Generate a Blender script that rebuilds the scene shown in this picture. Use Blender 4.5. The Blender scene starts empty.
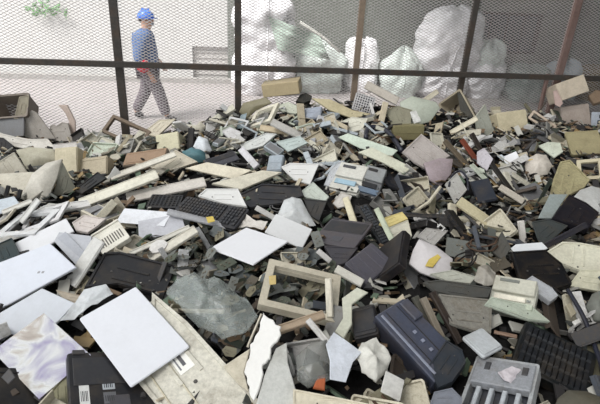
import bpy, bmesh, math, random
import numpy as np
from mathutils import Vector, Matrix, noise

random.seed(7)
sc = bpy.context.scene
COL = sc.collection

# ------------------------------------------------------------------ camera
F, CX, CY, CAMH = 480.0, 300.0, 202.0, 2.1          # focal length in px of the 600x404 frame
_n = Vector(((240-CX)/F, -(1262-CY)/F, -1.0)).normalized()   # nadir from the converging fence posts
_up = -_n
_fw = Vector((0, 0, -1)); _Y = (_fw - _up*_fw.dot(_up)).normalized(); _X = _Y.cross(_up)
RC = Matrix((_X, _Y, _up))                           # camera -> world
EYE = Vector((0, 0, CAMH))
cam_d = bpy.data.cameras.new('camera'); cam = bpy.data.objects.new('camera', cam_d); COL.objects.link(cam)
cam_d.sensor_width = 36; cam_d.lens = F/600*36; cam_d.clip_start = .05
cam.matrix_world = Matrix.Translation(EYE) @ RC.to_4x4()
sc.camera = cam

# ------------------------------------------------------------------ light
w = bpy.data.worlds.new('overcast_sky'); sc.world = w; w.use_nodes = True
bg = w.node_tree.nodes['Background']; bg.inputs[0].default_value = (.93, .97, 1, 1); bg.inputs[1].default_value = 1.25
sun_d = bpy.data.lights.new('sun', 'SUN'); sun = bpy.data.objects.new('sun', sun_d); COL.objects.link(sun)
sun_d.energy = 4.6; sun_d.angle = math.radians(25); sun_d.color = (1, .985, .96)
sun.rotation_euler = Vector((-.55, -.62, 1.0)).to_track_quat('Z', 'Y').to_euler()
vs = sc.view_settings; vs.view_transform = 'Standard'; vs.look = 'None'; vs.gamma = 1; vs.use_curve_mapping = False
vs.exposure = .46

# ------------------------------------------------------------------ pixel helpers
def ray(px, py): return RC @ Vector(((px-CX)/F, -(py-CY)/F, -1.0))
def hitz(px, py, z):
    d = ray(px, py); return EYE + d*((z-CAMH)/d.z)
_fa, _fb = hitz(0, 58.7, 1.35), hitz(600, 77, 1.35); FA = Vector((_fa.x, _fa.y, 0)); FD = Vector((_fb.x-_fa.x, _fb.y-_fa.y, 0)).normalized(); FN = Vector((-FD.y, FD.x, 0))
def hit_fence(px, py, off=0.0):
    d = ray(px, py); return EYE + d*((FA + FN*off - EYE).dot(FN)/d.dot(FN))
def fence_dist(x, y): return (Vector((x, y, 0))-FA).dot(FN)
def sstep(a, b, x):
    t = min(1, max(0, (x-a)/(b-a))); return t*t*(3-2*t)
def heap(x, y):
    g = lambda cx, cy, sx, sy: math.exp(-((x-cx)/sx)**2-((y-cy)/sy)**2)
    v = .80 + .24*g(.5, 4.9, 1.7, 1.0) - .20*g(-1.75, 4.6, .75, .8) + .10*g(2.9, 5.0, 1.1, .8) - .04*g(-2.9, 4.3, .6, .6)
    v += .05*noise.noise(Vector((x*1.3, y*1.3, 3.1))) + .03*noise.noise(Vector((x*3.1, y*3.1, 9.7)))
    v *= 1-sstep(-.06, .30, fence_dist(x, y))
    v *= sstep(-.5, .6, y) * (1-sstep(4.2, 5.2, abs(x)))
    return v
def hit_heap(px, py):
    d = ray(px, py); t = .7
    while t < 7:
        p = EYE + d*t
        if p.z < heap(p.x, p.y): return p
        if fence_dist(p.x, p.y) > -.12: break
        t += .02
    return hit_fence(px, py, -.14)

# ------------------------------------------------------------------ materials
_mats = {}
def lin(c):
    f = lambda v: (v/255/12.92) if v/255 <= .04045 else ((v/255+.055)/1.055)**2.4
    return (f(c[0]), f(c[1]), f(c[2]), 1)
def mat(c, rough=.5, metal=0.0, dirt=.35, spec=.4, stain=(96, 82, 62), scale=9.0, bump=.0, bscale=60.0):
    k = (tuple(c), rough, metal, dirt, spec, stain, scale, bump, bscale)
    if k in _mats: return _mats[k]
    m = bpy.data.materials.new('surface_%d' % len(_mats)); m.use_nodes = True
    nt = m.node_tree; N = nt.nodes; L = nt.links; b = N['Principled BSDF']
    b.inputs['Roughness'].default_value = rough; b.inputs['Metallic'].default_value = metal
    b.inputs['Specular IOR Level'].default_value = spec
    if dirt > 0:
        tc = N.new('ShaderNodeTexCoord'); no = N.new('ShaderNodeTexNoise'); no.inputs['Scale'].default_value = scale
        no.inputs['Detail'].default_value = 6; no.inputs['Roughness'].default_value = .7
        oi = N.new('ShaderNodeObjectInfo'); va = N.new('ShaderNodeVectorMath'); va.operation = 'ADD'
        cx = N.new('ShaderNodeCombineXYZ'); mu = N.new('ShaderNodeMath'); mu.operation = 'MULTIPLY'; mu.inputs[1].default_value = 40
        L.new(oi.outputs['Random'], mu.inputs[0]); L.new(mu.outputs[0], cx.inputs[0]); L.new(mu.outputs[0], cx.inputs[2])
        L.new(tc.outputs['Object'], va.inputs[0]); L.new(cx.outputs[0], va.inputs[1]); L.new(va.outputs[0], no.inputs['Vector'])
        mr = N.new('ShaderNodeMapRange'); mr.inputs[1].default_value = .46; mr.inputs[2].default_value = .78
        mr.inputs[3].default_value = 0; mr.inputs[4].default_value = dirt
        L.new(no.outputs['Fac'], mr.inputs[0])
        mx = N.new('ShaderNodeMix'); mx.data_type = 'RGBA'; mx.inputs[6].default_value = lin(c); mx.inputs[7].default_value = lin(stain)
        L.new(mr.outputs[0], mx.inputs[0])
        n3 = N.new('ShaderNodeTexNoise'); n3.inputs['Scale'].default_value = scale*7; n3.inputs['Detail'].default_value = 5; n3.inputs['Roughness'].default_value = .8
        L.new(va.outputs[0], n3.inputs['Vector'])
        m3 = N.new('ShaderNodeMapRange'); m3.inputs[1].default_value = .35; m3.inputs[2].default_value = .62; m3.inputs[3].default_value = 1-dirt*.55; m3.inputs[4].default_value = 1
        L.new(n3.outputs['Fac'], m3.inputs[0])
        ml = N.new('ShaderNodeMix'); ml.data_type = 'RGBA'; ml.blend_type = 'MULTIPLY'; ml.inputs[0].default_value = 1
        L.new(mx.outputs[2], ml.inputs[6]); L.new(m3.outputs[0], ml.inputs[7]); L.new(ml.outputs[2], b.inputs['Base Color'])
        if bump:
            n2 = N.new('ShaderNodeTexNoise'); n2.inputs['Scale'].default_value = bscale; n2.inputs['Detail'].default_value = 4
            L.new(va.outputs[0], n2.inputs['Vector'])
            bu = N.new('ShaderNodeBump'); bu.inputs['Strength'].default_value = bump; bu.inputs['Distance'].default_value = .01
            L.new(n2.outputs['Fac'], bu.inputs['Height']); L.new(bu.outputs[0], b.inputs['Normal'])
    else:
        b.inputs['Base Color'].default_value = lin(c)
    _mats[k] = m; return m
def film(c, alpha=.5, rough=.25):
    k = ('film', tuple(c), alpha, rough)
    if k in _mats: return _mats[k]
    m = mat(c, rough, 0, .25, .6, scale=14, bump=.6, bscale=25).copy(); m.name = 'clear_film_%d' % len(_mats)
    nt = m.node_tree; b = nt.nodes['Principled BSDF']; o = nt.nodes['Material Output']
    t = nt.nodes.new('ShaderNodeBsdfTransparent'); x = nt.nodes.new('ShaderNodeMixShader'); x.inputs[0].default_value = alpha
    nt.links.new(t.outputs[0], x.inputs[1]); nt.links.new(b.outputs[0], x.inputs[2]); nt.links.new(x.outputs[0], o.inputs[0])
    _mats[k] = m; return m
def iridescent():
    m = mat((205, 200, 205), .22, .85, .15).copy(); m.name = 'painted_sheen_metal'
    nt = m.node_tree; N = nt.nodes; L = nt.links; b = N['Principled BSDF']
    tc = N.new('ShaderNodeTexCoord'); no = N.new('ShaderNodeTexNoise'); no.inputs['Scale'].default_value = 6.5; no.inputs['Detail'].default_value = 4
    no.inputs['Distortion'].default_value = 1.2
    r = N.new('ShaderNodeValToRGB'); e = r.color_ramp.elements
    e[0].position = .25; e[0].color = lin((150, 130, 128)); e[1].position = .75; e[1].color = lin((150, 138, 134))
    for p, c in ((.36, (178, 170, 200)), (.44, (206, 203, 216)), (.52, (238, 238, 236)), (.60, (206, 196, 186))):  # white highlight and coloured sheen are painted in as ramp bands
        q = e.new(p); q.color = lin(c)
    L.new(tc.outputs['Object'], no.inputs['Vector']); L.new(no.outputs['Fac'], r.inputs[0]); L.new(r.outputs[0], b.inputs['Base Color'])
    return m

# ------------------------------------------------------------------ mesh helper
class MB:
    def __init__(s): s.v = []; s.f = []
    def add(s, vs_, fs_):
        o = len(s.v); s.v += [tuple(p) for p in vs_]; s.f += [tuple(i+o for i in f) for f in fs_]; return s
    def rings(s, rs, cap0=True, cap1=True):
        n = len(rs[0]); fs_ = []
        for k in range(len(rs)-1):
            for i in range(n):
                j = (i+1) % n; fs_.append((k*n+i, k*n+j, (k+1)*n+j, (k+1)*n+i))
        if cap0: fs_.append(tuple(reversed(range(n))))
        if cap1: fs_.append(tuple(range((len(rs)-1)*n, len(rs)*n)))
        return s.add([p for r in rs for p in r], fs_)
    def prism(s, poly, z0, z1, b=.002):
        if area(poly) < 0: poly = poly[::-1]
        b = min(b, (z1-z0)*.45)
        i = inset(poly, b)
        return s.rings([[(x, y, z0) for x, y in i], [(x, y, z0+b) for x, y in poly], [(x, y, z1-b) for x, y in poly], [(x, y, z1) for x, y in i]])
    def box(s, x0, x1, y0, y1, z0, z1, b=.0015):
        return s.prism([(x0, y0), (x1, y0), (x1, y1), (x0, y1)], z0, z1, b)
    def tube(s, pts, r, n=6):
        pts = [Vector(p) for p in pts]; rs = []
        for i, p in enumerate(pts):
            d = (pts[min(i+1, len(pts)-1)]-pts[max(i-1, 0)]).normalized()
            a = d.cross(Vector((.13, .27, .95)));  a = a.normalized() if a.length > 1e-4 else Vector((1, 0, 0)); c = d.cross(a)
            rr = r[i] if isinstance(r, (list, tuple)) else r
            rs.append([p + a*(rr*math.cos(2*math.pi*k/n)) + c*(rr*math.sin(2*math.pi*k/n)) for k in range(n)])
        return s.rings(rs)
    def mesh(s, name, smooth=False):
        m = bpy.data.meshes.new(name); m.from_pydata(s.v, [], s.f); m.update()
        bm = bmesh.new(); bm.from_mesh(m); bmesh.ops.recalc_face_normals(bm, faces=bm.faces); bm.to_mesh(m); bm.free()
        if smooth: m.shade_smooth()
        return m
    def build(s, name, material, parent=None, smooth=False):
        m = s.mesh(name, smooth); m.materials.append(material)
        o = bpy.data.objects.new(name, m); COL.objects.link(o)
        if parent: o.parent = parent
        return o
def area(p): return sum(p[i][0]*p[(i+1) % len(p)][1]-p[(i+1) % len(p)][0]*p[i][1] for i in range(len(p)))/2
def inset(p, b):
    out = []; n = len(p)
    for i in range(n):
        a, c, d = Vector(p[i-1]), Vector(p[i]), Vector(p[(i+1) % n])
        e1 = (c-a); e2 = (d-c)
        if e1.length < 1e-7 or e2.length < 1e-7: out.append(tuple(c)); continue
        e1.normalize(); e2.normalize()
        n1 = Vector((-e1.y, e1.x)); n2 = Vector((-e2.y, e2.x)); m = n1+n2
        if m.length < .3: m = n1
        m.normalize(); k = b/max(.4, m.dot(n1)); out.append((c.x+m.x*k, c.y+m.y*k))
    return out
def rrect(w_, h, r, n=3):
    r = min(r, w_*.49, h*.49); out = []
    for cx, cy, a0 in ((w_/2-r, h/2-r, 0), (-w_/2+r, h/2-r, 90), (-w_/2+r, -h/2+r, 180), (w_/2-r, -h/2+r, 270)):
        for k in range(n+1):
            a = math.radians(a0+90*k/n); out.append((cx+r*math.cos(a), cy+r*math.sin(a)))
    return out
def ring_mb(mb, outer, inner, z0, z1):
    n = len(outer); V = [(x, y, z1) for x, y in outer]+[(x, y, z1) for x, y in inner]+[(x, y, z0) for x, y in outer]+[(x, y, z0) for x, y in inner]; f = []
    for i in range(n):
        j = (i+1) % n
        f += [(i, j, n+j, n+i), (2*n+j, 2*n+i, 3*n+i, 3*n+j), (2*n+i, 2*n+j, j, i), (n+i, n+j, 3*n+j, 3*n+i)]
    return mb.add(V, f)
def tag(o, label=None, cat=None, group=None, kind=None):
    if label: o['label'] = label
    if cat: o['category'] = cat
    if group: o['group'] = group
    if kind: o['kind'] = kind
    return o

# ------------------------------------------------------------------ setting
WY = lambda x: 11.25+.16*x
m_conc = mat((120, 123, 116), .85, 0, .35, .2, (92, 92, 86), 1.2, .25, 8)
m_pale = mat((204, 202, 199), .85, 0, .2, .2, (170, 166, 160), 1.2, .25, 8)  # paler wall colour for the stretch left of the sacks
m_floor = mat((168, 161, 159), .8, 0, .3, .3, (136, 126, 122), .9, .2, 20)
tag(MB().add([(-16, -5, 0), (14, -5, 0), (14, 16, 0), (-16, 16, 0)], [(0, 1, 2, 3)]).build('floor', m_floor), kind='structure')
wd = Vector((1, .16, 0)).normalized(); wn = Vector((-wd.y, wd.x, 0))
def wall_pt(s, z, off=0): p = Vector((0, 11.25, 0))+wd*s+wn*off; return Vector((p.x, p.y, z))
def hit_wall(px, py):
    d = ray(px, py); p = EYE+d*((Vector((0, 11.25, 0))-EYE).dot(wn)/d.dot(wn)); return (p-Vector((0, 11.25, 0))).dot(wd), p.z
def wall_box(mb, s0, s1, z0, z1, o0, o1):
    V = [wall_pt(s, z, o) for s in (s0, s1) for z in (z0, z1) for o in (o0, o1)]
    return mb.add(V, [(0, 1, 3, 2), (4, 6, 7, 5), (0, 4, 5, 1), (2, 3, 7, 6), (0, 2, 6, 4), (1, 5, 7, 3)])
def sun_free_wall():
    # two openings: pale shutter left of the sacks, dark mesh window on the right
    s = [hit_wall(478, 10), hit_wall(545, 16), hit_wall(534, 55), hit_wall(476, 52)]
    W = (min(s[0][0], s[3][0])+.02, (s[1][0]+s[2][0])/2, (s[2][1]+s[3][1])/2, (s[0][1]+s[1][1])/2)
    a = hit_wall(192, 46); b = hit_wall(228, 80); P = (a[0], b[0], b[1], a[1])
    TOP = 6.0; x = -13.0
    for q, nm, mm in ((P, 'wall_yard', m_pale), (W, 'wall_back', m_conc)):
        mb = MB()
        wall_box(mb, x, q[0], 0, TOP, 0, .25); wall_box(mb, q[0], q[1], 0, q[2], 0, .25); wall_box(mb, q[0], q[1], q[3], TOP, 0, .25); x = q[1]
        if q is W: wall_box(mb, x, 13, 0, TOP, 0, .25)
        tag(mb.build(nm, mm), kind='structure')
    o = wall_box(MB(), W[0], W[1], W[2], W[3], .14, .16).build('window_1', mat((84, 90, 92), .5, 0, .6, .4, (52, 48, 44), 3)); tag(o, kind='structure')
    mb = MB(); t = .05
    wall_box(mb, W[0], W[1], W[3]-t, W[3], .02, .14); wall_box(mb, W[0], W[1], W[2], W[2]+t, .02, .14)
    wall_box(mb, W[0], W[0]+t, W[2]+t, W[3]-t, .02, .14); wall_box(mb, W[1]-t, W[1], W[2]+t, W[3]-t, .02, .14)
    mb.build('window_frame', mat((70, 66, 60), .7), o)
    for k in range(1, 4):
        s_ = W[0]+(W[1]-W[0])*k/4; wall_box(MB(), s_-.012, s_+.012, W[2]+t, W[3]-t, .08, .12).build('window_bar', mat((70, 66, 60), .7), o)
    o = wall_box(MB(), P[0], P[1], P[2], P[3], .10, .14).build('window_2', mat((198, 194, 190), .6, 0, .3, .3, (170, 164, 158), 2)); tag(o, kind='structure')
    for k in range(1, 6):
        z = P[2]+(P[3]-P[2])*k/6; wall_box(MB(), P[0], P[1], z-.02, z+.02, .075, .10).build('slat', mat((196, 192, 188), .6), o)
sun_free_wall()
# low kerb along the wall
tag(wall_box(MB(), -13, 13, 0, .10, -.18, 0).build('trim_1', mat((176, 172, 168), .85, 0, .4)), kind='structure')
# unseen roofs added for the light: sheets dim the heap, solid ones shade right
m_solid = mat((120, 120, 118), .7)
m_light_filter = film((200, 204, 204), .68, .6)
def corrugated(name, x0, x1, y0, y1, z, m):
    n = int((x1-x0)/.12); mb = MB(); V = []; f = []
    for i in range(n+1):
        x = x0+(x1-x0)*i/n; zz = z+(.03 if i % 2 else 0); V += [(x, y0, zz), (x, y1, zz)]
    for i in range(n): f.append((2*i, 2*i+2, 2*i+3, 2*i+1))
    tag(mb.add(V, f).build(name, m), kind='structure')
corrugated('light_filter_roof', -7.5, 1.2, -6, 3.7, 5.6, m_light_filter)
corrugated('shade_roof_end', 1.2, 8.8, -6, 4.6, 5.6, m_solid)
corrugated('shade_roof_rear', -.3, 8.8, 4.6, 14, 5.7, m_solid)
tag(MB().box(8.6, 8.9, -4, 14, 0, 5.6).build('shade_wall_right', m_conc), kind='structure')  # unseen side wall, added with the roofs to hold back light

# ------------------------------------------------------------------ fence
fence = bpy.data.objects.new('mesh_fence', None); COL.objects.link(fence); fence.location = FA
tag(fence, 'tall rusty steel fence with fine diamond mesh running behind the whole heap', 'fence')
ANG = math.atan2(FD.y, FD.x); fence.rotation_euler = (0, 0, ANG)
def fs(px, py): return (hit_fence(px, py)-FA).dot(FD)
m_post = mat((70, 66, 62), .7, .2, .6, .3, (98, 74, 56), 6)
m_rust = mat((122, 102, 96), .75, .1, .5, .3, (96, 66, 52), 5)
m_tan = mat((138, 122, 106), .75, .1, .5, .3, (96, 72, 56), 5)
posts = [(119, 62, m_post, .034), (238, 64.5, m_post, .031), (356, 68, m_tan, .027), (463, 72, m_post, .027), (558, 75, m_rust, .034)]
FTOP = 2.75
for px, py, m, r in posts:
    s = fs(px, py); mb = MB()
    mb.box(s-r, s+r, -r*1.0, -r*.75, 0, FTOP, .003); mb.box(s-r, s-r*.72, -r*.75, r*.7, 0, FTOP, .003)   # angle iron
    mb.box(s+r*.72, s+r, -r*.75, r*.7, 0, FTOP, .003)
    mb.build('post', m, fence)
S0, S1 = fs(0, 61)-1.2, fs(600, 77)+1.0
zr = (hit_fence(0, 61).z+hit_fence(600, 77).z)/2
for z, r in ((zr, .026), (FTOP-.04, .03)):
    mb = MB(); mb.box(S0, S1, -.075, -.068, z-r, z+r, .002); mb.box(S0, S1, -.068, -.03, z+r-.008, z+r, .002)
    mb.build('rail', m_post, fence)
# slanting brace beside the last post
b0, b1 = hit_fence(548, 74, -.05), hit_fence(534, 134, -.05)
def floc(p): q = p-FA; return Vector((q.dot(FD), q.dot(FN), q.z))
MB().tube([floc(b0), floc(b1), floc(b1+(b1-b0)*.6)], .022, 4).build('brace', m_rust, fence)
def mesh_panel(s0, s1, z0, z1, pw=.054, ph=.0275, r=.0024):
    nx = int((s1-s0)/(pw/2)); nl = int((z1-z0)/(ph/2))
    i = np.arange(nx+1); x = s0+(s1-s0)*i/nx; vs_ = []; fs_ = []; n = nx+1
    for k in range(nl):
        z = z0 + ph/2*(k+((i+k) % 2))
        for (dy, dz) in ((-.9*r, 0), (r*.6, 1.25*r), (r*.6, -1.25*r)):
            vs_.append(np.stack([x, np.full(n, dy), z+dz], 1))
        b = 3*n*k; a = np.arange(nx)
        for c in range(3):
            d = (c+1) % 3
            fs_.append(np.stack([b+c*n+a, b+c*n+a+1, b+d*n+a+1, b+d*n+a], 1))
    V = np.concatenate(vs_).astype(np.float32); Q = np.concatenate(fs_).astype(np.int32)
    m = bpy.data.meshes.new('diamond_mesh'); m.vertices.add(len(V)); m.vertices.foreach_set('co', V.ravel())
    m.loops.add(Q.size); m.loops.foreach_set('vertex_index', Q.ravel()); m.polygons.add(len(Q))
    m.polygons.foreach_set('loop_start', np.arange(0, Q.size, 4, dtype=np.int32)); m.update(calc_edges=True)
    m.materials.append(m_wire); o = bpy.data.objects.new('diamond_mesh', m); COL.objects.link(o); o.parent = fence; o['kind'] = 'stuff'
m_wire = mat((205, 200, 198), .5, .1, .3)
ss = [S0]+[fs(p[0], p[1]) for p in posts]+[S1]
for a, b in zip(ss[:-1], ss[1:]): mesh_panel(a, b, .45, 2.45)

# ------------------------------------------------------------------ heap body
def build_heap():
    nx, ny = 170, 130; V = []; Fc = []
    for j in range(ny+1):
        for i in range(nx+1):
            x = -5.2+10.4*i/nx; y = -.5+6.9*j/ny
            h = heap(x, y)
            k = min(1, h/.3)
            V.append((x, y, max(-.02, h-.07+k*(.05*noise.noise(Vector((x*9, y*9, 0)))+.035*noise.noise(Vector((x*21, y*21, 5)))))))
    for j in range(ny):
        for i in range(nx):
            a = j*(nx+1)+i; Fc.append((a, a+1, a+nx+2, a+nx+1))
    m = bpy.data.meshes.new('debris_heap'); m.from_pydata(V, [], Fc); m.materials.append(mat((34, 33, 33), .95, 0, .7, .1, (18, 17, 17), 22, .5, 60))  # near-black colour puts in the shade of gaps between pieces
    o = bpy.data.objects.new('debris_heap', m); COL.objects.link(o)
    tag(o, 'dark mass of crushed scrap under the whole heap', 'scrap heap', kind='stuff')
build_heap()
def build_chips(n=14000):
    mb = MB()
    for _ in range(n):
        x = random.uniform(-4, 4.3); y = random.uniform(.3, 5.6)
        if fence_dist(x, y) > -.02: continue
        z = heap(x, y); s = random.uniform(.008, .036)
        q = Matrix.Translation((x, y, z-.03+random.uniform(-.03, .03))) @ Vector((random.gauss(0, .5), random.gauss(0, .5), 1)).to_track_quat('Z', 'Y').to_matrix().to_4x4() @ Matrix.Rotation(random.uniform(0, 6.28), 4, 'Z')
        a, b, c = s*random.uniform(.6, 2.2), s*random.uniform(.3, 1), s*.15
        P = [(-a, -b, -c), (a, -b*.7, -c), (a*.8, b, -c), (-a*.9, b*.8, -c)]; P += [(p[0], p[1], c) for p in P]
        mb.add([q @ Vector(p) for p in P], [(0, 3, 2, 1), (4, 5, 6, 7), (0, 1, 5, 4), (1, 2, 6, 5), (2, 3, 7, 6), (3, 0, 4, 7)])
    m = bpy.data.meshes.new('scrap_chips'); m.from_pydata(mb.v, [], mb.f); mt = bpy.data.materials.new('mixed_chips'); mt.use_nodes = True
    nt = mt.node_tree; g = nt.nodes.new('ShaderNodeNewGeometry'); r = nt.nodes.new('ShaderNodeValToRGB'); r.color_ramp.interpolation = 'CONSTANT'
    e = r.color_ramp.elements; cols = [(52, 50, 50), (124, 120, 110), (80, 82, 78), (170, 168, 160), (56, 54, 54), (86, 100, 84), (176, 166, 146), (110, 92, 74)]
    e[0].color = lin(cols[0]); e[1].position = .94; e[1].color = lin((132, 112, 78))
    for k, c in enumerate(cols[1:]): q = e.new(.2+.1*k); q.color = lin(c)
    nt.nodes['Principled BSDF'].inputs['Specular IOR Level'].default_value = .2; nt.links.new(g.outputs['Random Per Island'], r.inputs[0]); nt.links.new(r.outputs[0], nt.nodes['Principled BSDF'].inputs['Base Color'])
    m.materials.append(mt); o = bpy.data.objects.new('scrap_chips', m); COL.objects.link(o)
    tag(o, 'countless small plastic and circuit chips strewn over the heap', 'debris', kind='stuff')
build_chips()

# ------------------------------------------------------------------ placing traced things on the heap
HEROES = []; OUTLINES = []
def depth_of(px, py, lift):
    p = hit_heap(px, py); d = ray(px, py); return (p-EYE).length/d.length - lift/d.length
def pref(n, c):
    if n == 'cam': return (EYE-c).normalized()
    if n == 'half': return ((EYE-c).normalized()+Vector((0, 0, 1))).normalized()
    if n is None: return Vector((0, -.3, 1)).normalized()
    return Vector(n).normalized()
def rect_frame(p0, p1, p2, n=None, lift=.05):
    p0, p1, p2 = Vector(p0), Vector(p1), Vector(p2)
    u, v = p1-p0, p2-p0
    if u.x*-v.y - -u.y*v.x < 0: p0 = p1; u = -u           # keep the face turned to the camera
    c = p0+(u+v)/2; D = depth_of(c.x, c.y, lift); C = EYE+ray(c.x, c.y)*D
    N = pref(n, C); s = D/F
    # scaled orthography about the ray through c: camera-plane offsets plus an unknown depth offset
    base = ray(c.x, c.y)
    def off(w2, dd): return (RC @ Vector((w2.x*s, -w2.y*s, 0))) + base.normalized()*dd
    U0, V0 = off(u, 0), off(v, 0); bn = base.normalized()
    best = None
    for sg in (-1, 1):
        for k in range(160):
            du = sg*U0.length*10**(-3+3.3*k/159)
            # (U0+du*bn).(V0+dv*bn)=0
            a = U0.dot(V0)+du*V0.dot(bn); b_ = U0.dot(bn)+du
            if abs(b_) < 1e-9: continue
            dv = -a/b_
            if abs(dv) > 2.2*V0.length: continue
            A, B = U0+bn*du, V0+bn*dv; nn = A.cross(B).normalized()
            if nn.dot(bn) > -.05: continue
            cost = 1-nn.dot(N)
            if best is None or cost < best[0]: best = (cost, A, B, nn)
    if best is None:
        A, B = U0, V0-U0*(V0.dot(U0)/U0.length_squared); nn = A.cross(B).normalized()
    else: _, A, B, nn = best
    M = Matrix((A.normalized(), nn.cross(A.normalized()), nn)).transposed().to_4x4(); M.translation = C
    return M, A.length, B.length
def poly_frame(pts, n, lift):
    cx = sum(p[0] for p in pts)/len(pts); cy = sum(p[1] for p in pts)/len(pts)
    D = depth_of(cx, cy, lift); C = EYE+ray(cx, cy)*D; N = pref(n, C)
    if N.dot((EYE-C).normalized()) < .22: N = (N+(EYE-C).normalized()*.4).normalized()
    X = Vector((1, 0, 0)); X = (X-N*X.dot(N)).normalized(); Yv = N.cross(X)
    out = []
    for p in pts:
        d = ray(*p); t = (C-EYE).dot(N)/d.dot(N); q = EYE+d*t-C; out.append((q.dot(X), q.dot(Yv)))
    M = Matrix((X, Yv, N)).transposed().to_4x4(); M.translation = C
    if area(out) < 0: out.reverse()
    return M, out
def done(o, M, label, cat, group=None, short=None):
    o.matrix_world = M; tag(o, label, cat, group); HEROES.append((M.translation.copy(), short or label)); return o

WHITE, OFFW, CREAM, BEIGE, GREY, DGREY, BLACK = (232, 232, 234), (216, 214, 208), (212, 206, 186), (186, 176, 154), (150, 150, 150), (84, 82, 86), (34, 34, 38)
def tone(c):
    g = sum(c)/3; c = [v+(g-v)*.2 for v in c]
    k = .91 if min(c) > 196 else 1.0 if max(c) > 150 else .78 if max(c) < 110 else .9
    return tuple(int(v*k) for v in c)
def plastic(c, d=.35):
    return mat(tone(c), .5, 0, d, .28)

PLAIN = {'flat_display', 'torn_sheet', 'glass_sheet', 'clear_sheet', 'white_plate', 'yellow_patch', 'sticker_tag', 'grey_flap', 'long_board', 'curved_flap', 'vent_scrap', 'plastic_wedge', 'orange_scrap', 'hooked_bracket'}
# traced outline -> plate of real thickness; bulge > 0 makes a domed shell
def P(name, cat, label, pts, c, n=None, lift=.05, t=.012, bulge=0, m=None, crumple=0, extra=None, dirt=.35):
    if n is None: n = (random.uniform(-.2, .2), -.75 if pts[0][1] < 175 else -.35, 1)
    if not (m and m.name.startswith('clear')): OUTLINES.append(pts)
    M, q = poly_frame(pts, n, lift); mb = MB(); m = m or plastic(c, dirt)
    if bulge or crumple:
        q2 = []
        for i in range(len(q)):
            a, b = Vector(q[i]), Vector(q[(i+1) % len(q)])
            for k in range(4): q2.append(tuple(a.lerp(b, k/4)))
        S = (1, .97, .85, .65, .4, .15); sd = random.uniform(0, 99); tops = []; bots = []
        for s in S:
            r1 = []; r2 = []
            for x, y in q2:
                z = bulge*(1-s*s)
                if crumple: z += crumple*noise.noise(Vector((x*s*22+sd, y*s*22, sd)))+crumple*.6*noise.noise(Vector((x*s*55+sd, y*s*55, sd)))
                r1.append((x*s, y*s, z)); r2.append((x*s, y*s, z-t))
            tops.append(r1); bots.append(r2)
        mb.rings(list(reversed(bots))+tops)
    else:
        mb.prism(q, -t, 0, min(.003, t*.3))
    o = mb.build(name, m, None, smooth=bool(bulge or crumple))
    A = abs(area(q))
    if not (bulge or crumple) and A > .004 and t >= .012 and name not in PLAIN:
        e = .05*math.sqrt(A); r = MB(); ring_mb(r, inset(q, e*.15), inset(q, e), -.001, .3*e+.002); part(r, 'rim', m, o)
        lx = max(range(len(q)), key=lambda i: (Vector(q[i])-Vector(q[i-1])).length); d = (Vector(q[lx])-Vector(q[lx-1])).normalized(); nrm = Vector((-d.y, d.x)); L = math.sqrt(A)
        for k in range(2):
            a = nrm*(L*(-.12+.24*k)); w1 = nrm*(L*.02); h1 = d*(L*.30); pp = [a-h1-w1, a+h1-w1, a+h1+w1, a-h1+w1]
            part(MB().prism([tuple(v) for v in pp], -.001, .25*e+.001, .001), 'rib', m, o)
        if A > .012:
            for k in (-1, 1): c0 = d*(L*.36*k); part(MB().prism([(c0.x+L*.022*math.cos(v), c0.y+L*.022*math.sin(v)) for v in (0, .785, 1.57, 2.36, 3.14, 3.93, 4.71, 5.5)], -.001, .003, .0008), 'screw_boss', (70, 68, 66), o)
    if extra: extra(o, q)
    return done(o, M, label, cat)
def bar(name, cat, label, a, b, wpx, c, lift=.06, t=.02, n=None, m=None):
    a, b = Vector(a), Vector(b); d = (b-a).normalized(); s = Vector((-d.y, d.x))*wpx/2
    return R('strip', name, cat, label, a-s, b-s, a+s, c, n=n, lift=lift, t=t, m=m)

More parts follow.
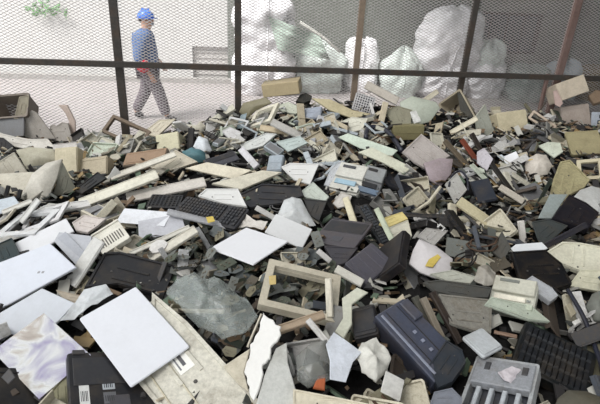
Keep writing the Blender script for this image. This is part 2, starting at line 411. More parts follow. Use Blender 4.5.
def part(mb, name, c, o, **k):
    p = mb.build(name, c if isinstance(c, bpy.types.Material) else mat(c, **k), o)
    if name in ('ridges', 'vent_ribs', 'vent_slot_shade', 'grid_bars', 'barcode'): p['kind'] = 'stuff'
    return p
def build_kind(kind, name, w_, h, t, c, m, opt):
    mb = MB(); m = m or plastic(c, opt.get('dirt', .35))
    if kind in ('panel', 'strip'):
        mb.prism(rrect(w_, h, opt.get('r', min(w_, h)*.05)), -t, 0, min(.003, t*.3)); o = mb.build(name, m)
        if kind == 'strip' and max(w_, h) > .14:
            x, y = w_/2-.004, h/2-.004; e = min(.006, min(w_, h)*.2)
            part(MB().box(-x, x, -y, -y+e, 0, .004) if w_ > h else MB().box(-x, -x+e, -y, y, 0, .004), 'rib', m, o)
        if opt.get('lip'):
            a = rrect(w_-.004, h-.004, .01); b = rrect(w_-.004-opt['lip']*2, h-.004-opt['lip']*2, .008); r = MB(); ring_mb(r, a, b, -.001, .003); part(r, 'rim', m, o)
        return o
    if kind == 'tray':
        k = opt.get('wall', .008); a = rrect(w_, h, .012); b = rrect(w_-2*k, h-2*k, .008); ring_mb(mb, a, b, -t, 0); o = mb.build(name, m)
        part(MB().prism(rrect(w_-k, h-k, .01), -t-.002, -t+.004, .001), 'floor_plate', opt.get('inner', c), o, dirt=.5); return o
    if kind == 'frame':
        k = opt.get('wall', min(w_, h)*.16); a = rrect(w_, h, .008); b = rrect(w_-2*k, h-2*k, .004); ring_mb(mb, a, b, -t, 0); o = mb.build(name, m)
        a = rrect(w_-2*k+.006, h-2*k+.006, .006); b = rrect(w_-2*k-.004, h-2*k-.004, .004); r = MB(); ring_mb(r, a, b, -t-.004, -t*.5); part(r, 'inner_lip', m, o); return o
    if kind == 'shell':                                    # hollow monitor or case back, open towards the viewer
        k = .012; tp = opt.get('taper', .75); a = rrect(w_, h, .02); b = rrect(w_-2*k, h-2*k, .015)
        def sc_(p, s): return [(x*s, y*s) for x, y in p]
        z = lambda p, zz: [(x, y, zz) for x, y in p]
        mb.rings([z(a, 0), z(sc_(a, (1+tp)/2), -t*.5), z(sc_(a, tp), -t), z(sc_(b, tp), -t+k), z(sc_(b, (1+tp)/2), -t*.5), z(b, 0)], False, False)
        n = len(a); mb.f += [tuple(range(2*n, 3*n)), tuple(range(3*n, 4*n))]
        for i in range(n): j = (i+1) % n; mb.f.append((5*n+i, 5*n+j, j, i))
        o = mb.build(name, m)
        v = MB()
        for q in range(5): v.box(-w_*tp*.3, w_*tp*.3, h*tp*(-.25+.12*q), h*tp*(-.25+.12*q)+.006, -t+k, -t+k+.004)
        part(v, 'vent_ribs', m, o); r = MB(); ring_mb(r, rrect(w_+.008, h+.008, .02), rrect(w_-.004, h-.004, .02), -.012, .004); part(r, 'rim', m, o); return o
    if kind == 'printer_body':                             # long housing: ledge, groove shade strips, buttons, end cap
        mb.prism(rrect(w_, h, .015), -t, 0, .006); o = mb.build(name, m)
        part(MB().box(-w_*.48, w_*.48, -h*.50, -h*.22, -t, .014, .004), 'front_ledge', m, o)
        part(MB().box(-w_*.46, w_*.40, -h*.21, -h*.17, 0, .002), 'groove_shade', (24, 24, 30), o); part(MB().box(-w_*.46, w_*.40, h*.14, h*.17, 0, .002), 'groove_shade', (24, 24, 30), o)  # dark strips stand proud; groove shade is put into their colour
        part(MB().box(-w_*.45, -w_*.18, h*.20, h*.46, 0, .02, .004), 'flap', m, o)
        for k in range(4): part(MB().box(w_*(-.1+.13*k), w_*(-.06+.13*k), -h*.02, h*.06, 0, .006), 'button', (126, 130, 146), o)
        part(MB().box(w_*.30, w_*.46, h*.02, h*.44, 0, .012, .003), 'hatch', (54, 56, 70), o)
        part(MB().box(-w_*.44, w_*.42, -h*.40, -h*.34, .014, .019), 'rail', (128, 132, 146), o)
        return o
    if kind == 'chassis':                                  # open mechanism tray with guide bars
        k = .012; ring_mb(mb, rrect(w_, h, .01), rrect(w_-2*k, h-2*k, .006), -t, 0); o = mb.build(name, m)
        part(MB().prism(rrect(w_-k, h-k, .008), -t-.002, -t+.006, .001), 'floor_plate', (70, 72, 78), o)
        for i in range(opt.get('bars', 3)): x = w_*(-.30+.6*i/max(1, opt.get('bars', 3)-1)); part(MB().box(x-w_*.035, x+w_*.035, -h*.46, -h*.06, -t*.6, .002, .003), 'guide_bar', (170, 174, 178), o, dirt=.5)
        part(MB().box(-w_*.46, w_*.46, -h*.02, h*.44, -t*.5, .008, .003), 'cross_plate', (140, 142, 146), o, dirt=.6)
        for sx in (-.3, .28): part(MB().box(w_*sx, w_*(sx+.09), h*.22, h*.36, .008, .012), 'screw_plate', (60, 60, 62), o)
        return o
    if kind == 'box':                                      # closed casing with seam, label recess and front face
        mb.prism(rrect(w_, h, opt.get('r', .01)), -t, -.004, .004); o = mb.build(name, m)
        part(MB().prism(rrect(w_-.012, h-.012, .008), -.004, .002, .0015), 'cover', opt.get('cover', m), o)
        r = MB()
        for q in range(opt.get('lines', 3)): yy = h*(-.35+.7*q/max(1, opt.get('lines', 3)-1)) if opt.get('lines', 3) > 1 else 0; r.box(-w_*.42, w_*.42, yy-.003, yy+.003, .001, .005)
        if opt.get('lines', 3): part(r, 'ridges', opt.get('cover', m), o)
        return o
    if kind == 'keyboard':
        mb.prism(rrect(w_, h, .012), -t, 0, .004); o = mb.build(name, m); k = MB(); nx, ny = opt.get('keys', (18, 6)); g = .015
        dx, dy = (w_-2*g)/nx, (h-2*g)/ny
        for i in range(nx):
            for j in range(ny):
                if opt.get('gap', True) and i in (14, ) : continue
                if random.random() < opt.get('miss', .05): continue
                x, y = -w_/2+g+dx*(i+.5), -h/2+g+dy*(j+.5)
                A = [(x-dx*.46, y-dy*.46, 0), (x+dx*.46, y-dy*.46, 0), (x+dx*.46, y+dy*.46, 0), (x-dx*.46, y+dy*.46, 0)]
                B = [(x-dx*.34, y-dy*.32, .009), (x+dx*.34, y-dy*.32, .009), (x+dx*.34, y+dy*.38, .009), (x-dx*.34, y+dy*.38, .009)]
                k.add(A+B, [(4, 5, 6, 7), (0, 1, 5, 4), (1, 2, 6, 5), (2, 3, 7, 6), (3, 0, 4, 7)])
        kk = part(k, 'keys', opt.get('kc', (50, 50, 54)), o, dirt=.4); kk['kind'] = 'stuff'; return o
    if kind == 'vent':
        mb.prism(rrect(w_, h, .012), -t, 0, .002); o = mb.build(name, m); r = MB(); nv = opt.get('n', 9)
        for i in range(nv): x = w_*(-.36+.72*i/(nv-1)); r.box(x-w_*.022, x+w_*.022, -h*.3, h*.1, -.001, .0015)  # raised dark strips carry the shade inside the slots as colour
        part(r, 'vent_slot_shade', opt.get('slot', (90, 86, 80)), o); e = MB(); e.box(-w_/2, w_/2, h/2-.012, h/2, 0, .008); part(e, 'edge_flange', m, o); return o
    if kind == 'grille':
        ring_mb(mb, rrect(w_, h, .008), rrect(w_-.02, h-.02, .004), -t, 0); o = mb.build(name, m)
        part(MB().box(-w_/2+.006, w_/2-.006, -h/2+.006, h/2-.006, -t, -t+.004), 'backing', (70, 70, 74), o)
        r = MB()
        for i in range(1, 8): x = -w_/2+w_*i/8; r.box(x-w_*.028, x+w_*.028, -h/2+.008, h/2-.008, -.006, -.001)
        for i in range(1, 7): y = -h/2+h*i/7; r.box(-w_/2+.008, w_/2-.008, y-h*.03, y+h*.03, -.007, -.002)
        part(r, 'grid_bars', m, o); return o
    if kind == 'laptop':
        mb.prism(rrect(w_, h, .012), -t, 0, .004); o = mb.build(name, m); k = MB(); k.box(-w_*.45, w_*.45, -h*.02, h*.40, -.001, .003); part(k, 'keyboard', (40, 40, 44), o)
        part(MB().prism(rrect(w_*.22, h*.18, .004), 0, .0015, .0005), 'touchpad', opt.get('pad', (70, 70, 76)), o)
        o.children[-1].location.y = -h*.28
        for sx in (-1, 1): part(MB().box(sx*w_*.38-.02, sx*w_*.38+.02, h*.46, h*.53, -t*.8, .004), 'hinge', (50, 50, 54), o)
        return o
    if kind == 'printer':
        mb.prism(rrect(w_, h, .02), -t, -.01, .006); o = mb.build(name, m)
        part(MB().box(-w_*.47, w_*.47, -h*.02, h*.47, -.01, .012, .004), 'lid', opt.get('lid', m), o)
        part(MB().box(-w_*.34, w_*.1, h*.28, h*.38, .012, .016), 'paper_slot_shade', opt.get('slot', (60, 62, 66)), o)  # raised dark box; the slot's inner shade is painted as its colour
        part(MB().box(-w_*.40, w_*.30, -h*.26, -h*.10, -.01, .004), 'control_panel', opt.get('ctl', (150, 176, 190)), o)
        tr = part(MB().box(-w_*.47, w_*.47, -h*.47, -h*.30, -.01, .010), 'paper_tray', opt.get('tray', m), o)
        for k in range(3): part(MB().box(w_*(.33+.03*k), w_*(.345+.03*k), -h*.22, -h*.16, .0, .007), 'button', (110, 116, 120), o)
        return o
    raise ValueError(kind)
def R(kind, name, cat, label, p0, p1, p2, c, n=None, lift=.05, t=.02, m=None, **opt):
    if kind != 'frame': OUTLINES.append([tuple(p0), tuple(p1), (p1[0]+p2[0]-p0[0], p1[1]+p2[1]-p0[1]), tuple(p2)])
    M, w_, h = rect_frame(p0, p1, p2, n, lift)
    o = build_kind(kind, name, w_, h, t, c, m, opt)
    if opt.get('sticker'):
        for (sx, sy, sw, sh, scol) in opt['sticker']:
            st = part(MB().box(sx*w_, (sx+sw)*w_, sy*h, (sy+sh)*h, -.0005, .0012, .0004), 'sticker', scol, o, dirt=.2)
            if sw*w_ > .02:
                b = MB()
                for k in range(5): b.box((sx+sw*(.12+.16*k))*w_, (sx+sw*(.18+.16*k+.03*(k % 2)))*w_, (sy+sh*.2)*h, (sy+sh*.7)*h, .0012, .0016, .0002)
                part(b, 'barcode', (50, 50, 52), st, dirt=0)
    return done(o, M, label, cat)

# ------------------------------------------------------------------ things traced in the photograph, front to back
CAM = 'cam'
def jag(pts, k=3, a=1.3):
    r = random.Random(3); out = []
    for i in range(len(pts)):
        p, q = Vector(pts[i]), Vector(pts[(i+1) % len(pts)])
        for j in range(k): v = p.lerp(q, j/k); out.append((v.x+(r.uniform(-a, a) if j else 0), v.y+(r.uniform(-a, a) if j else 0)))
    return out
# --- bottom left: white lids and the black laptop
R('panel', 'flat_display', 'panel', 'plain white square display lid lying on a black laptop base', (78, 318), (131, 382), (136, 282), (226, 228, 234), lift=.13, t=.010, r=.008, dirt=.06)
R('panel', 'mirror_plate', 'metal plate', 'shiny iridescent metal plate at the bottom left corner of the heap', (-8, 351), (39, 396), (44, 310), WHITE, lift=.12, t=.004, m=iridescent(), r=.002)
def lid_marks(o, q):
    for k in range(2): part(MB().box(.10+.02*k, .112+.02*k, .03, .042, -.001, .0012), 'screw_hole', (150, 150, 152), o)
P('flat_display', 'panel', 'large white lid with two small marks under the grey glass', [(-24, 271), (0, 262), (50, 243), (76, 267), (0, 309), (-24, 322)], (214, 218, 228), lift=.085, t=.014, dirt=.08, extra=lid_marks)
P('flat_display', 'panel', 'pale white lid half covered by the iridescent plate', [(-22, 325), (42, 288), (75, 303), (60, 320), (20, 352), (-18, 362)], (212, 216, 224), lift=.06, t=.012, dirt=.1)
R('laptop', 'laptop_base', 'laptop', 'black laptop base with paper stickers at the bottom edge', (76, 418), (168, 412), (66, 352), (38, 38, 44), lift=.05, t=.03, sticker=[(-.40, -.30, .10, .28, (215, 215, 212)), (-.16, -.10, .13, .12, (170, 175, 180)), (-.16, -.30, .13, .16, (96, 96, 100))])
def stain_parts(o, q):
    e = math.atan2(-1, .95)                                 # runs along the cover's long edge
    for k in range(2):
        r = part(MB().box(-.16, .16, -.003, .003, -.001, .004), 'seam_ridge', (190, 182, 160), o); r.rotation_euler = (0, 0, e); r.location = (.03-.05*k, -.08-.05*k, 0)
    st = part(MB().box(-.045, .045, -.03, .03, -.0005, .0015), 'sticker', (224, 222, 216), o, dirt=.1); st.rotation_euler = (0, 0, e); st.location = (.025, -.015, .001)
    part(MB().box(-.03, .02, -.006, .008, .0015, .002), 'print', (90, 90, 94), st); part(MB().box(-.03, .03, -.022, -.016, .0015, .002), 'print', (120, 120, 124), st)
P('printer_cover', 'cover', 'large stained beige printer cover with a paper label in the foreground', [(152, 292), (188, 322), (270, 412), (168, 420), (128, 372), (150, 330)], (205, 200, 184), lift=.07, t=.022, extra=stain_parts, dirt=.55)
P('plastic_scrap', 'plastic scrap', 'olive plastic scrap under the lower tip of the iridescent plate', [(44, 412), (50, 392), (75, 366), (77, 412)], (142, 138, 104), lift=.03)
R('box', 'black_casing', 'casing', 'black casing at the bottom left under the iridescent plate', (-6, 412), (46, 412), (-6, 366), BLACK, lift=.03, t=.05, lines=2)
P('plastic_scrap', 'plastic scrap', 'small dark grey tab at the left edge on the iridescent plate', [(1, 377), (9, 368), (15, 377), (8, 384)], (92, 92, 96), lift=.15, t=.006)
P('plastic_film', 'plastic film', 'crumpled clear film above the plain white square lid', [(84, 289), (106, 284), (113, 293), (92, 306), (74, 318), (60, 322), (72, 306)], (206, 208, 210), lift=.12, t=.002, crumple=.016, m=film((215, 218, 220), .72))
P('plastic_scrap', 'plastic scrap', 'beige tongue of plastic beside the crumpled clear film', [(56, 290), (86, 297), (84, 304), (76, 306), (62, 298)], (178, 164, 144), lift=.06)
R('panel', 'glass_sheet', 'glass sheet', 'grey display glass sheet resting on the white lids', (55, 240), (78, 264), (65, 231), (160, 162, 168), lift=.10, t=.005, m=mat((158, 160, 166), .15, 0, .2, .6), r=.002)
P('glass_sheet', 'glass sheet', 'wide grey glass sheet leaning behind the white bar', [(59, 232), (92, 236), (86, 262), (76, 265), (54, 241)], (168, 168, 172), lift=.095, t=.005, m=mat((166, 167, 172), .15, 0, .2, .6))
bar('plastic_bar', 'bar', 'white plastic bar beside the grey glass sheet', (99, 239), (70, 284), 13, OFFW, lift=.12, t=.014)
P('flat_display', 'panel', 'white lid with a folded edge above the grey glass sheet', [(14, 243), (66, 218), (74, 231), (52, 243), (22, 258)], (226, 226, 228), lift=.075, t=.014, dirt=.1)
R('frame', 'display_surround', 'bezel', 'white display bezel at the left edge', (-6, 236), (22, 211), (34, 233), (222, 222, 222), lift=.07, t=.014)
R('frame', 'display_surround', 'bezel', 'flat white bezel lying above the folded white lid', (18, 233), (58, 219), (30, 214), (226, 224, 224), lift=.075, t=.012)
P('teal_casing', 'casing', 'dark teal casing poking out at the left edge', [(-6, 246), (12, 238), (20, 255), (2, 263), (-6, 262)], (40, 62, 66), lift=.05, t=.04)
P('plastic_sheet', 'panel', 'long white panel strip at the left below the curved shell', [(30, 214), (44, 206), (88, 200), (91, 206), (60, 212)], (226, 224, 220), lift=.085, t=.014)
P('plastic_sheet', 'panel', 'pinkish white broken panel beside the beige slotted cover', [(72, 223), (84, 215), (106, 219), (98, 226), (88, 233), (76, 231)], (218, 206, 198), lift=.09, t=.014)
R('vent', 'slotted_cover', 'cover', 'cream cover with a row of vent slots', (103, 254), (130, 237), (91, 236), (212, 207, 192), lift=.11, t=.03)
P('printer_hood', 'lid', 'large black printer lid behind the plain white square lid', [(84, 288), (104, 253), (120, 252), (176, 266), (163, 299), (150, 292), (118, 284)], (44, 44, 48), lift=.04, t=.03)
bar('plastic_bar', 'bar', 'thick cream bar over the black printer lid', (149, 258), (196, 228), 8, (222, 216, 198), lift=.12, t=.018)
bar('plastic_bar', 'bar', 'thin cream bar meeting the thick cream bar at its tip', (130, 253), (190, 226), 4.5, (222, 218, 204), lift=.11, t=.012)
P('disc_cover', 'disc', 'round white disc cover between the two cream bars', [(149, 249), (151, 244), (157, 240), (164, 240), (168, 243), (165, 248), (158, 252), (152, 253)], (228, 224, 218), lift=.085, t=.012, bulge=.008)
R('panel', 'clear_sheet', 'plastic sheet', 'milky plastic sheet in front of the black slotted grille', (116, 222), (164, 226), (124, 208), (222, 222, 224), lift=.10, t=.004, m=film((225, 226, 230), .85))
P('clear_sheet', 'plastic sheet', 'grey milky plastic sheet above the cream bars', [(138, 221), (166, 216), (182, 217), (186, 230), (160, 236), (139, 240)], (186, 186, 190), lift=.075, t=.004, m=film((196, 196, 202), .85))
R('grille', 'slotted_grille', 'grille', 'black slotted grille left of the black keyboard', (146, 207), (178, 208), (152, 194), (44, 44, 48), lift=.075, t=.02)
R('keyboard', 'keyboard', 'keyboard', 'large black computer keyboard with a light grey front edge', (170, 214), (234, 228), (186, 195), (56, 56, 62), lift=.075, t=.022, kc=(40, 40, 44), keys=(20, 6))
bar('plastic_bar', 'bar', 'light grey wrist edge along the front of the black keyboard', (168, 211), (233, 227), 5, (168, 168, 172), lift=.12, t=.014)
P('sticker_tag', 'tag', 'yellow tag on the front edge of the black keyboard', [(206, 217), (213, 216), (215, 221), (208, 223)], (206, 178, 70), lift=.15, t=.003, dirt=.1)
P('plastic_sheet', 'panel', 'white triangular panel lying across the black keyboard', [(198, 196), (206, 189), (238, 189), (247, 207), (224, 204)], (232, 230, 226), lift=.13, t=.012, dirt=.12)
# --- long boards of the left middle
bar('long_board', 'board', 'long cream ridged board pointing up from the left shells', (80, 203), (158, 173), 9, (214, 208, 188), lift=.14, t=.02)
bar('long_board', 'board', 'long white board just below the cream ridged board', (127, 197), (206, 181), 9, (222, 214, 202), lift=.11, t=.016)
bar('long_board', 'board', 'thin cream board above the long ridged board', (95, 183), (176, 153), 5, (206, 200, 184), lift=.10, t=.014)
P('plastic_sheet', 'panel', 'beige flat panel at the upper end of the ridged board', [(150, 167), (176, 150), (198, 162), (180, 168), (160, 173)], (196, 186, 164), lift=.10, t=.014)
P('long_board', 'board', 'tan edged cream board ending at the middle of the heap', [(185, 168), (207, 162), (252, 170), (234, 179)], (214, 204, 178), lift=.13, t=.018)
P('long_board', 'board', 'cream board crossing below the tan edged board', [(212, 183), (262, 170), (282, 172), (242, 189)], (214, 206, 184), lift=.12, t=.02)
P('plastic_wedge', 'plastic scrap', 'white triangular offcut among the long boards', [(106, 180), (115, 166), (123, 175)], OFFW, n=CAM, lift=.08)
R('box', 'brown_case', 'casing', 'brown topped grey case behind the long boards', (122, 166), (164, 160), (126, 153), (150, 132, 112), n='half', lift=.08, t=.07, cover=(146, 120, 96), lines=2)
P('plastic_bag', 'bag', 'teal plastic bag beside the leaning black post', [(182, 152), (192, 147), (205, 152), (206, 161), (194, 164), (186, 160)], (84, 132, 140), lift=.07, bulge=.05, crumple=.02, t=.003)
bar('black_post', 'post', 'short black post sticking out of the heap near the worker', (190, 153), (191, 128), 6, BLACK, n=CAM, lift=.06, t=.03)
P('plastic_bag', 'bag', 'white plastic bag with blue tint above the teal bag', [(193, 146), (198, 136), (208, 140), (212, 150), (203, 156)], (220, 226, 230), lift=.06, bulge=.04, crumple=.02, t=.003)
P('plastic_scrap', 'plastic scrap', 'pale beige curved scrap at the top of the short black post', [(194, 128), (200, 121), (206, 126), (201, 137)], (200, 192, 172), n=CAM, lift=.03, bulge=.015)
# --- left rear shells
R('shell', 'monitor_shell', 'monitor shell', 'grey monitor shell with a dark hollow at the left edge by the fence', (-10, 119), (27, 116), (-8, 96), (140, 126, 112), n=(.15, -1, .35), lift=.04, t=.22)
P('monitor_sheet', 'panel', 'beige side wall of a monitor casing at the far left', [(14, 119), (19, 97), (29, 95), (28, 112), (25, 119)], (176, 164, 140), n=(.3, -1, .1), lift=.10, t=.014)
R('panel', 'grey_sheet', 'panel', 'bluish grey upright panel below the leftmost monitor shell', (-4, 138), (24, 136), (-4, 118), (128, 128, 130), n=(0, -1, .2), lift=.14, t=.014, lip=.01)
P('shell_fragment', 'panel', 'leaning grey shell wall with a rounded corner near the fence', [(25, 138), (25, 114), (32, 110), (37, 113), (56, 139)], (168, 160, 150), n=(.2, -1, .3), lift=.11, t=.016)
P('shell_fragment', 'panel', 'low grey bezel piece with notches below the hooked bracket', [(48, 142), (50, 126), (53, 124), (56, 126), (62, 122), (68, 123), (73, 141)], (168, 160, 150), n=(-.1, -1, .3), lift=.12, t=.014)
P('hooked_bracket', 'bracket', 'pinkish beige hooked bracket standing up against the bright yard', [(58, 105), (67, 105), (71, 113), (75, 121), (75, 139), (69, 139), (69, 122), (65, 113)], (190, 168, 154), n=(0, -1, .15), lift=.09, t=.02)
P('casing_edge_piece', 'casing', 'off white casing rim with a dark slot left of the cream box wall', [(-4, 131), (4, 134), (24, 139), (48, 139), (55, 147), (38, 151), (14, 147), (-4, 141)], (204, 198, 186), n=(0, -.8, 1), lift=.16, t=.03)
bar('plastic_bar', 'bar', 'short white bar beside the off white casing rim', (53, 147), (77, 144), 5, (216, 210, 202), lift=.15, t=.03)
P('black_casing', 'casing', 'black casing corner at the left edge under the off white rim', [(-4, 137), (4, 138), (14, 146), (6, 151), (-4, 153)], BLACK, lift=.13, t=.05)
R('frame', 'open_surround', 'frame', 'brown open frame leaning in front of the leftmost fence post', (101, 131), (139, 148), (113, 114), (126, 104, 82), n=(.1, -1, .5), lift=.16, t=.03, wall=.028)
R('box', 'beige_monitor', 'monitor', 'yellowish beige monitor casing below the worker', (157, 153), (180, 149), (155, 135), (204, 196, 160), n=(.25, -1, .35), lift=.10, t=.20, lines=0)
P('monitor_plate', 'casing', 'pale top plate of the beige monitor casing', [(142, 133), (159, 120), (176, 119), (157, 137)], (208, 196, 172), n=(0, -.6, 1), lift=.12, t=.016)
P('monitor_shell', 'monitor shell', 'large domed grey beige monitor cover at the left of the heap', [(20, 198), (32, 174), (46, 163), (62, 159), (57, 178), (46, 203), (30, 202)], (190, 184, 170), n=(-.1, -.8, 1), lift=.17, t=.012, bulge=.05)
P('shell_fragment', 'panel', 'shade-coloured end wall of the domed monitor cover', [(62, 161), (77, 191), (53, 197)], (130, 128, 112), n=(.5, -1, .4), lift=.12, t=.014)  # shadow on this face is put into its darker grey green
P('shell_fragment', 'panel', 'flat beige shell side at the left edge beside the domed cover', [(-5, 164), (14, 152), (27, 172), (10, 174), (-5, 174)], (180, 172, 154), n=(0, -1, .5), lift=.13, t=.014)
P('monitor_shell', 'monitor shell', 'olive beige monitor back between the domed cover and the casing rim', [(16, 150), (30, 147), (53, 149), (57, 160), (40, 166), (28, 172)], (172, 166, 142), n=(0, -.9, .7), lift=.12, t=.014, bulge=.03)
P('shell_fragment', 'panel', 'broad beige shell skirt spreading left of the domed cover', [(-5, 174), (28, 172), (34, 172), (24, 196), (-5, 190)], (188, 180, 162), n=(-.2, -.8, 1), lift=.12, t=.014, bulge=.02)
R('box', 'cream_box', 'casing', 'cream yellow upright casing wall behind the domed cover', (55, 182), (78, 180), (54, 148), (198, 186, 152), n=(.2, -1, .3), lift=.09, t=.10, lines=0)
R('box', 'beige_case', 'casing', 'wide beige case right of the cream yellow wall', (79, 178), (107, 174), (79, 159), (180, 166, 136), n=(.1, -1, .4), lift=.07, t=.10, lines=2)
for (a, b, lb) in (((5, 197), (8, 186), 'leftmost black prong on the broad beige skirt'), ((17, 201), (20, 190), 'black prong on the skirt nearest the domed cover')):
    bar('black_prong', 'prong', lb, a, b, 4, BLACK, n=CAM, lift=.17, t=.02)
P('black_sheet', 'panel', 'thin black panel beside the domed cover', [(74, 190), (98, 172), (107, 178), (82, 194)], (40, 40, 42), lift=.10, t=.012)
P('blue_scrap', 'plastic scrap', 'pale blue white scrap at the left edge below the black prongs', [(-4, 200), (14, 196), (20, 204), (6, 212), (-4, 214)], (196, 206, 214), lift=.10, t=.01)
bar('plastic_bar', 'bar', 'white slanting bar under the domed cover', (20, 222), (38, 199), 5, OFFW, lift=.14, t=.014)
bar('plastic_bar', 'bar', 'thin pale bar at the lower left edge of the domed cover', (2, 212), (32, 200), 4, (200, 196, 186), lift=.13, t=.012)
# --- centre rear
R('box', 'cardboard_box', 'box', 'tan cardboard box on the crest of the heap by the fence', (263, 98), (300, 94), (261, 85), (184, 164, 124), n=(0, -1, .1), lift=.03, t=.20, r=.004, lines=0, dirt=.2)
P('casing_shell', 'casing', 'olive curved shell left of the tan cardboard box', [(239, 112), (243, 103), (266, 97), (272, 103), (256, 110), (247, 119)], (150, 142, 110), n=(-.3, -1, .5), lift=.05, t=.012, bulge=.03)
R('frame', 'display_surround', 'bezel', 'cream display bezel below the tan cardboard box', (247, 128), (270, 120), (256, 110), (222, 214, 192), n=(0, -.8, .9), lift=.13, t=.03)
P('blue_slab', 'panel', 'blue grey slab leaning on the cream bezel', [(236, 129), (241, 115), (247, 113), (243, 128)], (160, 180, 188), n=CAM, lift=.10)
P('plastic_scrap', 'plastic scrap', 'white chunk at the left end of the crest', [(222, 131), (230, 127), (241, 132), (239, 141), (228, 138)], (226, 224, 222), lift=.08, t=.03)
bar('long_board', 'board', 'long white board sloping down from the crest', (272, 121), (308, 139), 6, (218, 214, 206), lift=.13, t=.02)
bar('long_board', 'board', 'tan strip crossing the white sloping board', (260, 127), (288, 131), 5, (206, 186, 150), lift=.12, t=.018)
P('plastic_sheet', 'panel', 'white panel below the cream display bezel', [(240, 145), (266, 133), (277, 134), (263, 146), (246, 151)], (216, 218, 212), lift=.10)
P('plastic_sheet', 'panel', 'pale mint panel right of the white sloping board', [(276, 142), (300, 136), (308, 143), (288, 152)], (198, 212, 206), lift=.09)
P('speaker_case', 'speaker', 'dark round speaker hole case beside the cardboard box', [(296, 101), (300, 95), (306, 93), (312, 96), (310, 101), (303, 103)], (60, 58, 52), n='half', lift=.06, t=.04)
P('plastic_sheet', 'panel', 'pale green panel under the speaker case', [(276, 106), (288, 102), (302, 108), (296, 114), (282, 112)], (204, 208, 188), lift=.08)
R('box', 'blue_device', 'device', 'small blue grey device in the middle of the crest', (302, 119), (320, 117), (304, 108), (150, 158, 172), n='half', lift=.09, t=.04, lines=1)
R('grille', 'vent_grid', 'grille', 'white ventilation grid panel at the foot of the middle fence post', (352, 109), (371, 115), (357, 92), (218, 214, 212), n=(.1, -1, .3), lift=.07, t=.03)
bar('long_board', 'board', 'cream stick standing right of the white ventilation grid', (380, 127), (386, 102), 6, (206, 192, 162), n=CAM, lift=.12, t=.02)
P('long_board', 'board', 'broad beige board on the crest left of the ventilation grid', [(312, 98), (330, 99), (353, 110), (372, 114), (352, 118), (330, 110)], (196, 182, 142), lift=.08, t=.018)
bar('long_board', 'board', 'long grey board above the ventilation grid against the sacks', (366, 84), (398, 101), 8, (196, 186, 172), n='half', lift=.05, t=.02)
MT = mat((38, 40, 52), .4, 0, .2)
def tube_thing(name, cat, label, pix, r, m, lift=.1, nn=7):
    pts = [EYE+ray(*p)*depth_of(p[0], p[1], lift) for p in pix]; c = sum(pts, Vector())/len(pts)
    sm = []
    for i in range(len(pts)-1):
        p0, p1, p2, p3 = pts[max(i-1, 0)], pts[i], pts[i+1], pts[min(i+2, len(pts)-1)]
        for k in range(4):
            t = k/4; sm.append(.5*((2*p1)+(p2-p0)*t+(2*p0-5*p1+4*p2-p3)*t*t+(3*p1-p0-3*p2+p3)*t**3))
    sm.append(pts[-1]); o = MB().tube([p-c for p in sm], r, nn).build(name, m, None, True)
    return done(o, Matrix.Translation(c), label, cat)
tube_thing('black_hose', 'hose', 'bent black hose right of the ventilation grid', [(366, 138), (368, 128), (380, 128), (390, 134), (402, 151)], .022, MT)
P('long_board', 'board', 'long mint board running below the black hose', [(338, 137), (348, 133), (398, 150), (392, 156), (360, 148)], (196, 208, 190), lift=.09)
P('plastic_sheet', 'panel', 'cream panel left of the black hose', [(340, 122), (352, 117), (368, 119), (362, 130), (346, 134)], (210, 206, 188), lift=.08)
P('casing_shell', 'casing', 'grey olive casing shell right of the cream stick', [(386, 110), (398, 106), (412, 110), (411, 124), (392, 125)], (150, 146, 122), n='half', lift=.10, t=.03)
R('box', 'olive_box', 'casing', 'olive casing block behind the large pink grey panel', (393, 141), (424, 140), (394, 126), (150, 140, 92), n=(0, -1, .4), lift=.09, t=.10, lines=1)
P('monitor_shell', 'monitor shell', 'pale green domed monitor shell left of the open brown shell', [(400, 102), (412, 96), (436, 102), (440, 108), (430, 122), (408, 127), (402, 116)], (176, 182, 164), n=(0, -.9, .8), lift=.08, t=.012, bulge=.04)
P('plastic_film', 'plastic film', 'torn white film on the pale green shell', [(410, 112), (416, 110), (421, 121), (414, 124)], OFFW, n='half', lift=.16, crumple=.01, t=.002)
R('shell', 'monitor_shell', 'monitor shell', 'open brown lined monitor shell on the crest near the fourth post', (453, 132), (475, 117), (438, 104), (170, 156, 130), n=(-.3, -1, .55), lift=.10, t=.20, taper=.8)
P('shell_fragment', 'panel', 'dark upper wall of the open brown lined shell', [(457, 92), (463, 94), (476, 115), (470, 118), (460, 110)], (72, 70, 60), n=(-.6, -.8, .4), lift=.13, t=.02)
bar('long_board', 'board', 'cream painted-light bar along the lower lip of the open brown shell', (450, 133), (477, 118), 5, (210, 200, 172), n='half', lift=.16, t=.02)  # added bar; its paler cream paints the light on the shell's rim
bar('long_board', 'board', 'cream stick leaning on the upper left of the open shell', (424, 101), (438, 91), 5, (206, 196, 172), n='half', lift=.10, t=.02)
P('shell_fragment', 'panel', 'upright grey green panel right of the open brown shell', [(475, 117), (485, 104), (494, 131), (482, 141), (477, 132)], (164, 166, 150), n=(.2, -1, .3), lift=.10, t=.016)
R('box', 'cream_monitor', 'monitor', 'cream yellow box shaped monitor in front of the rusty post', (501, 137), (530, 133), (497, 113), (206, 192, 156), n=(.2, -1, .5), lift=.09, t=.20, lines=0)
P('plastic_sheet', 'panel', 'large pink grey flat panel right of the middle', [(402, 152), (421, 134), (450, 156), (427, 170), (415, 163)], (178, 168, 162), lift=.12, t=.016)
